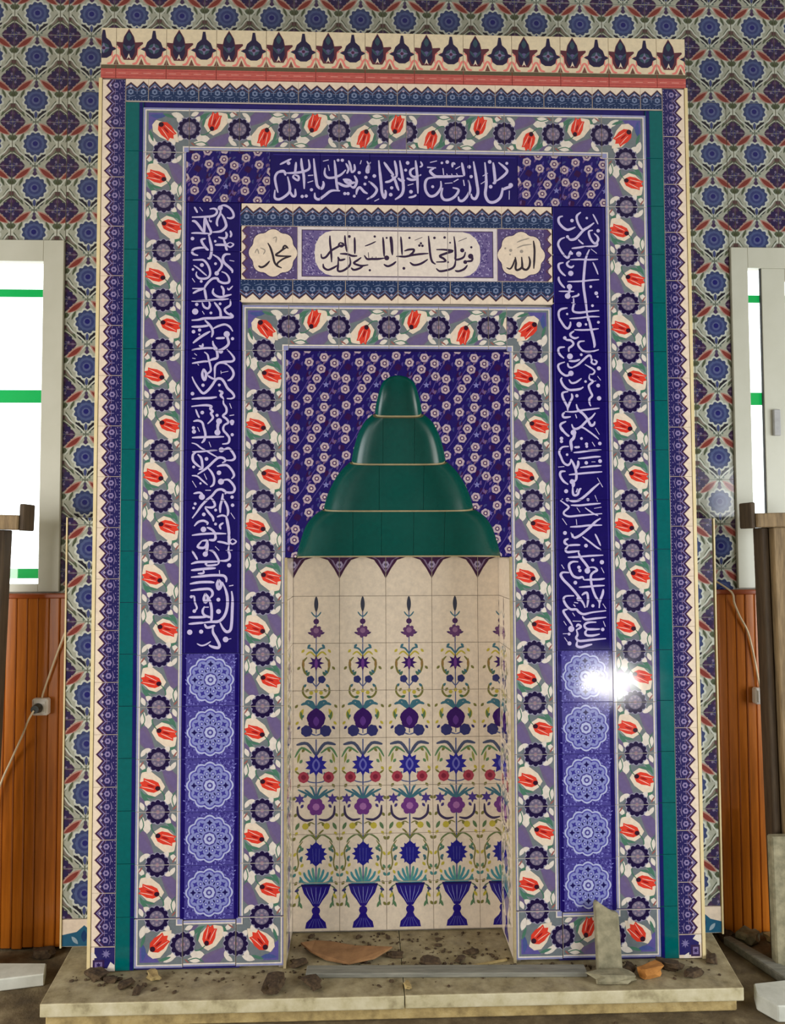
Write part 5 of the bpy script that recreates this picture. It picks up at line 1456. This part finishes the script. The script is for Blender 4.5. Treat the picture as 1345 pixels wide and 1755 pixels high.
o = box('stone_slab', (1.520, 0.075, FLOOR_Z, 1.680, 0.118, 0.430), M['stone'], None, 0.006)
tag(o, 'upright grey-green stone slab leaning before the right timber prop', 'slab')
o.rotation_euler = (-0.03, 0, 0)

# --- lying on the plinth
def flat_scrap(name, pts, z, thick, mat, label, cat, curl=0.0):
    bm = bmesh.new()
    cx, cy = sum(p[0] for p in pts) / len(pts), sum(p[1] for p in pts) / len(pts)
    up = [bm.verts.new((x - cx, y - cy, thick + curl * ((x - cx) ** 2 + (y - cy) ** 2) * 8)) for x, y in pts]
    lo = [bm.verts.new((v.co.x, v.co.y, max(0, v.co.z - thick))) for v in up]
    bm.faces.new(up)
    bm.faces.new(lo[::-1])
    n = len(pts)
    for i in range(n):
        bm.faces.new((lo[i], lo[(i + 1) % n], up[(i + 1) % n], up[i]))
    bmesh.ops.recalc_face_normals(bm, faces=bm.faces)
    me = D.meshes.new(name)
    bm.to_mesh(me)
    bm.free()
    return tag(link(name, me, mat, None, (cx, cy, z)), label, cat)
flat_scrap('cardboard_scrap', [(-0.395, 0.130), (-0.34, 0.165), (-0.27, 0.170), (-0.18, 0.140), (-0.10, 0.105), (-0.03, 0.070), (-0.10, 0.020), (-0.20, 0.002), (-0.29, 0.040), (-0.35, 0.085)], 0.001, 0.007, M['card'], 'torn brown cardboard scrap lying on the niche floor', 'cardboard', 0.10)
o = box('grey_batten', (-0.36, -0.090, 0.0005, 0.70, -0.030, 0.018), M['batten'], None, 0.003)
tag(o, 'long grey batten lying across the step below the niche', 'batten')
o.rotation_euler = (0, 0, -0.035)
o = box('thin_stick', (0.27, -0.006, 0.0005, 0.42, 0.004, 0.008), M['mortar'], None, 0.001)
tag(o, 'thin pale stick lying at the right end of the niche floor', 'stick')
o.rotation_euler = (0, 0, 0.28)
# upright offcut of stone leaning on the floral border
bm = bmesh.new()
prof = [(-0.046, 0.0), (0.048, 0.0), (0.046, 0.205), (0.020, 0.212), (-0.012, 0.232), (-0.034, 0.250), (-0.043, 0.240)]
f0 = [bm.verts.new((x, -0.016, z)) for x, z in prof]
f1 = [bm.verts.new((x, 0.016, z)) for x, z in prof]
bm.faces.new(f0)
bm.faces.new(f1[::-1])
for i in range(len(prof)):
    bm.faces.new((f0[i], f1[i], f1[(i + 1) % len(prof)], f0[(i + 1) % len(prof)]))
bmesh.ops.recalc_face_normals(bm, faces=bm.faces)
bmesh.ops.bevel(bm, geom=list(bm.edges), offset=0.003, segments=1, affect='EDGES', profile=0.5)
me = D.meshes.new('stone_offcut')
bm.to_mesh(me)
bm.free()
o = tag(link('stone_offcut', me, M['stone'], None, (0.792, -0.070, 0.0015), (-0.17, 0, 0.0)), 'upright broken stone offcut leaning against the right floral border', 'stone')
o = tag(chunk('stone_fragment', (0.17, 0.065, 0.034), M['stone'], 3, (0.79, -0.135, 0.0)), 'flat grey stone fragment at the foot of the upright offcut', 'stone')
o = tag(chunk('brick_chip', (0.10, 0.055, 0.04), M['ochre'], 5, (0.935, -0.105, 0.0), (0, 0, 0.4)), 'ochre brick chip on the step right of the upright offcut', 'brick chip')
o = tag(chunk('brick_chip', (0.055, 0.04, 0.022), M['dirt'], 9, (0.868, -0.070, 0.0), (0, 0, 0.9)), 'dark rounded chip between the offcut and the ochre brick chip', 'brick chip')
CL = [((-0.016, 0.067), 0.060, 'black dirt clod at the tip of the cardboard scrap'),
      ((-0.392, 0.020), 0.065, 'dark dirt clod beside the left niche jamb'),
      ((-0.470, -0.130), 0.110, 'wide dark dirt clod left of the grey batten'),
      ((-0.330, -0.122), 0.085, 'dark dirt clod in front of the left end of the batten'),
      ((0.119, -0.002), 0.080, 'dark dirt clod in the middle of the niche opening'),
      ((0.288, 0.080), 0.050, 'small dark clod near the right rear of the niche floor'),
      ((0.234, 0.028), 0.050, 'dark clod just behind the thin stick'),
      ((0.020, -0.145), 0.045, 'small clod on the step at the slab joint'),
      ((-1.150, -0.030), 0.090, 'dark clod at the left foot of the toothed border'),
      ((-1.085, -0.062), 0.050, 'clod under the left green border'),
      ((-1.020, -0.095), 0.060, 'brown clod on the left part of the step'),
      ((-0.965, -0.135), 0.050, 'frontmost dark clod on the left part of the step'),
      ((-0.93, -0.050), 0.070, 'dark clod under the left floral border'),
      ((1.03, -0.060), 0.085, 'dark clod under the right green border'),
      ((1.10, -0.110), 0.075, 'brown clod on the right end of the step'),
      ((1.215, -0.010), 0.070, 'clod at the right foot of the toothed border')]
for i, ((x, y), s, lab) in enumerate(CL):
    tag(chunk('dirt_clod', (s, s * 0.55, s * 0.30), M['dirt'] if i % 5 != 2 or i == 2 else M['mortar'], 20 + i, (x, y, 0.0), (0, 0, i * 0.7), 0.35), lab, 'dirt clod', 'clods of dirt on the marble step')

# loose crumbs nobody could count
bm = bmesh.new()
rnd = random.Random(17)
for k in range(620):
    if k % 3 == 0:
        x, y, zf = rnd.uniform(-0.43, 0.43), rnd.uniform(-0.02, 0.25), 0.0
    elif k % 3 == 1:
        x, y, zf = rnd.uniform(-1.24, 1.2), -0.005 - abs(rnd.gauss(0, 0.06)), 0.0
    else:
        x, y, zf = rnd.uniform(-1.9, 1.9), rnd.uniform(-0.55, -0.22), FLOOR_Z
    if zf == 0.0 and y < -0.185:
        continue
    r = abs(rnd.gauss(0.0, 0.0032)) + 0.0016
    mt = Matrix.Translation((x, y, zf + r * 0.4)) @ Matrix.Rotation(rnd.uniform(0, 6), 4, 'Z') @ Matrix.Diagonal((r * rnd.uniform(0.8, 1.9), r, r * 0.6, 1))
    bmesh.ops.create_icosphere(bm, subdivisions=1, radius=1.0, matrix=mt)
me = D.meshes.new('dirt_crumbs')
bm.to_mesh(me)
bm.free()
o = tag(link('dirt_crumbs', me, M['dirt'], None), 'fine dark crumbs of dirt scattered over step and floor', 'dirt', kind='stuff')

# --- broken marble and stone on the floor at both sides
def slab_piece(name, pts, z0, z1, mat, label, tilt=(0, 0, 0)):
    bm = bmesh.new()
    cx, cy = sum(p[0] for p in pts) / len(pts), sum(p[1] for p in pts) / len(pts)
    lo = [bm.verts.new((x - cx, y - cy, 0)) for x, y in pts]
    hi = [bm.verts.new((x - cx, y - cy, z1 - z0)) for x, y in pts]
    n = len(pts)
    bm.faces.new(lo[::-1])
    bm.faces.new(hi)
    for i in range(n):
        bm.faces.new((lo[i], lo[(i + 1) % n], hi[(i + 1) % n], hi[i]))
    bmesh.ops.recalc_face_normals(bm, faces=bm.faces)
    bmesh.ops.bevel(bm, geom=list(bm.edges), offset=0.004, segments=1, affect='EDGES', profile=0.5)
    me = D.meshes.new(name)
    bm.to_mesh(me)
    bm.free()
    return tag(link(name, me, mat, None, (cx, cy, z0), tilt), label, 'stone')
slab_piece('marble_piece', [(-1.64, 0.05), (-1.64, 0.19), (-1.42, 0.18), (-1.395, 0.10)], FLOOR_Z + 0.001, FLOOR_Z + 0.048, M['marble_white'], 'long white marble piece on the floor left of the step')
slab_piece('marble_piece', [(1.335, -0.10), (1.70, -0.05), (1.70, -0.26), (1.35, -0.245), (1.31, -0.17)], FLOOR_Z + 0.001, FLOOR_Z + 0.060, M['marble_white'], 'broken white marble piece on the floor at the right end of the step')
slab_piece('stone_curb', [(1.405, 0.300), (1.440, 0.305), (1.545, 0.060), (1.640, -0.02), (1.50, -0.035)], FLOOR_Z + 0.001, FLOOR_Z + 0.035, M['batten'], 'grey stone curb piece lying aslant right of the step')
tag(chunk('rubble_stone', (0.10, 0.07, 0.05), M['stone'], 61, (1.520, 0.315, FLOOR_Z), (0, 0, 0.5)), 'rough grey rubble stone at the foot of the right wainscot', 'stone')
tag(chunk('rubble_stone', (0.08, 0.06, 0.04), M['dirt'], 62, (1.44, 0.345, FLOOR_Z), (0, 0, 1.5)), 'dark rubble stone in the corner beside the right pilaster', 'stone')
tag(chunk('rubble_stone', (0.07, 0.05, 0.03), M['mortar'], 63, (1.640, 0.320, FLOOR_Z), (0, 0, 0.2)), 'yellowish rubble stone before the right wainscot', 'stone')
tag(chunk('rubble_stone', (0.09, 0.06, 0.035), M['dirt'], 64, (-1.49, 0.325, FLOOR_Z), (0, 0, 0.2)), 'dark rubble stone at the foot of the left wainscot', 'stone')
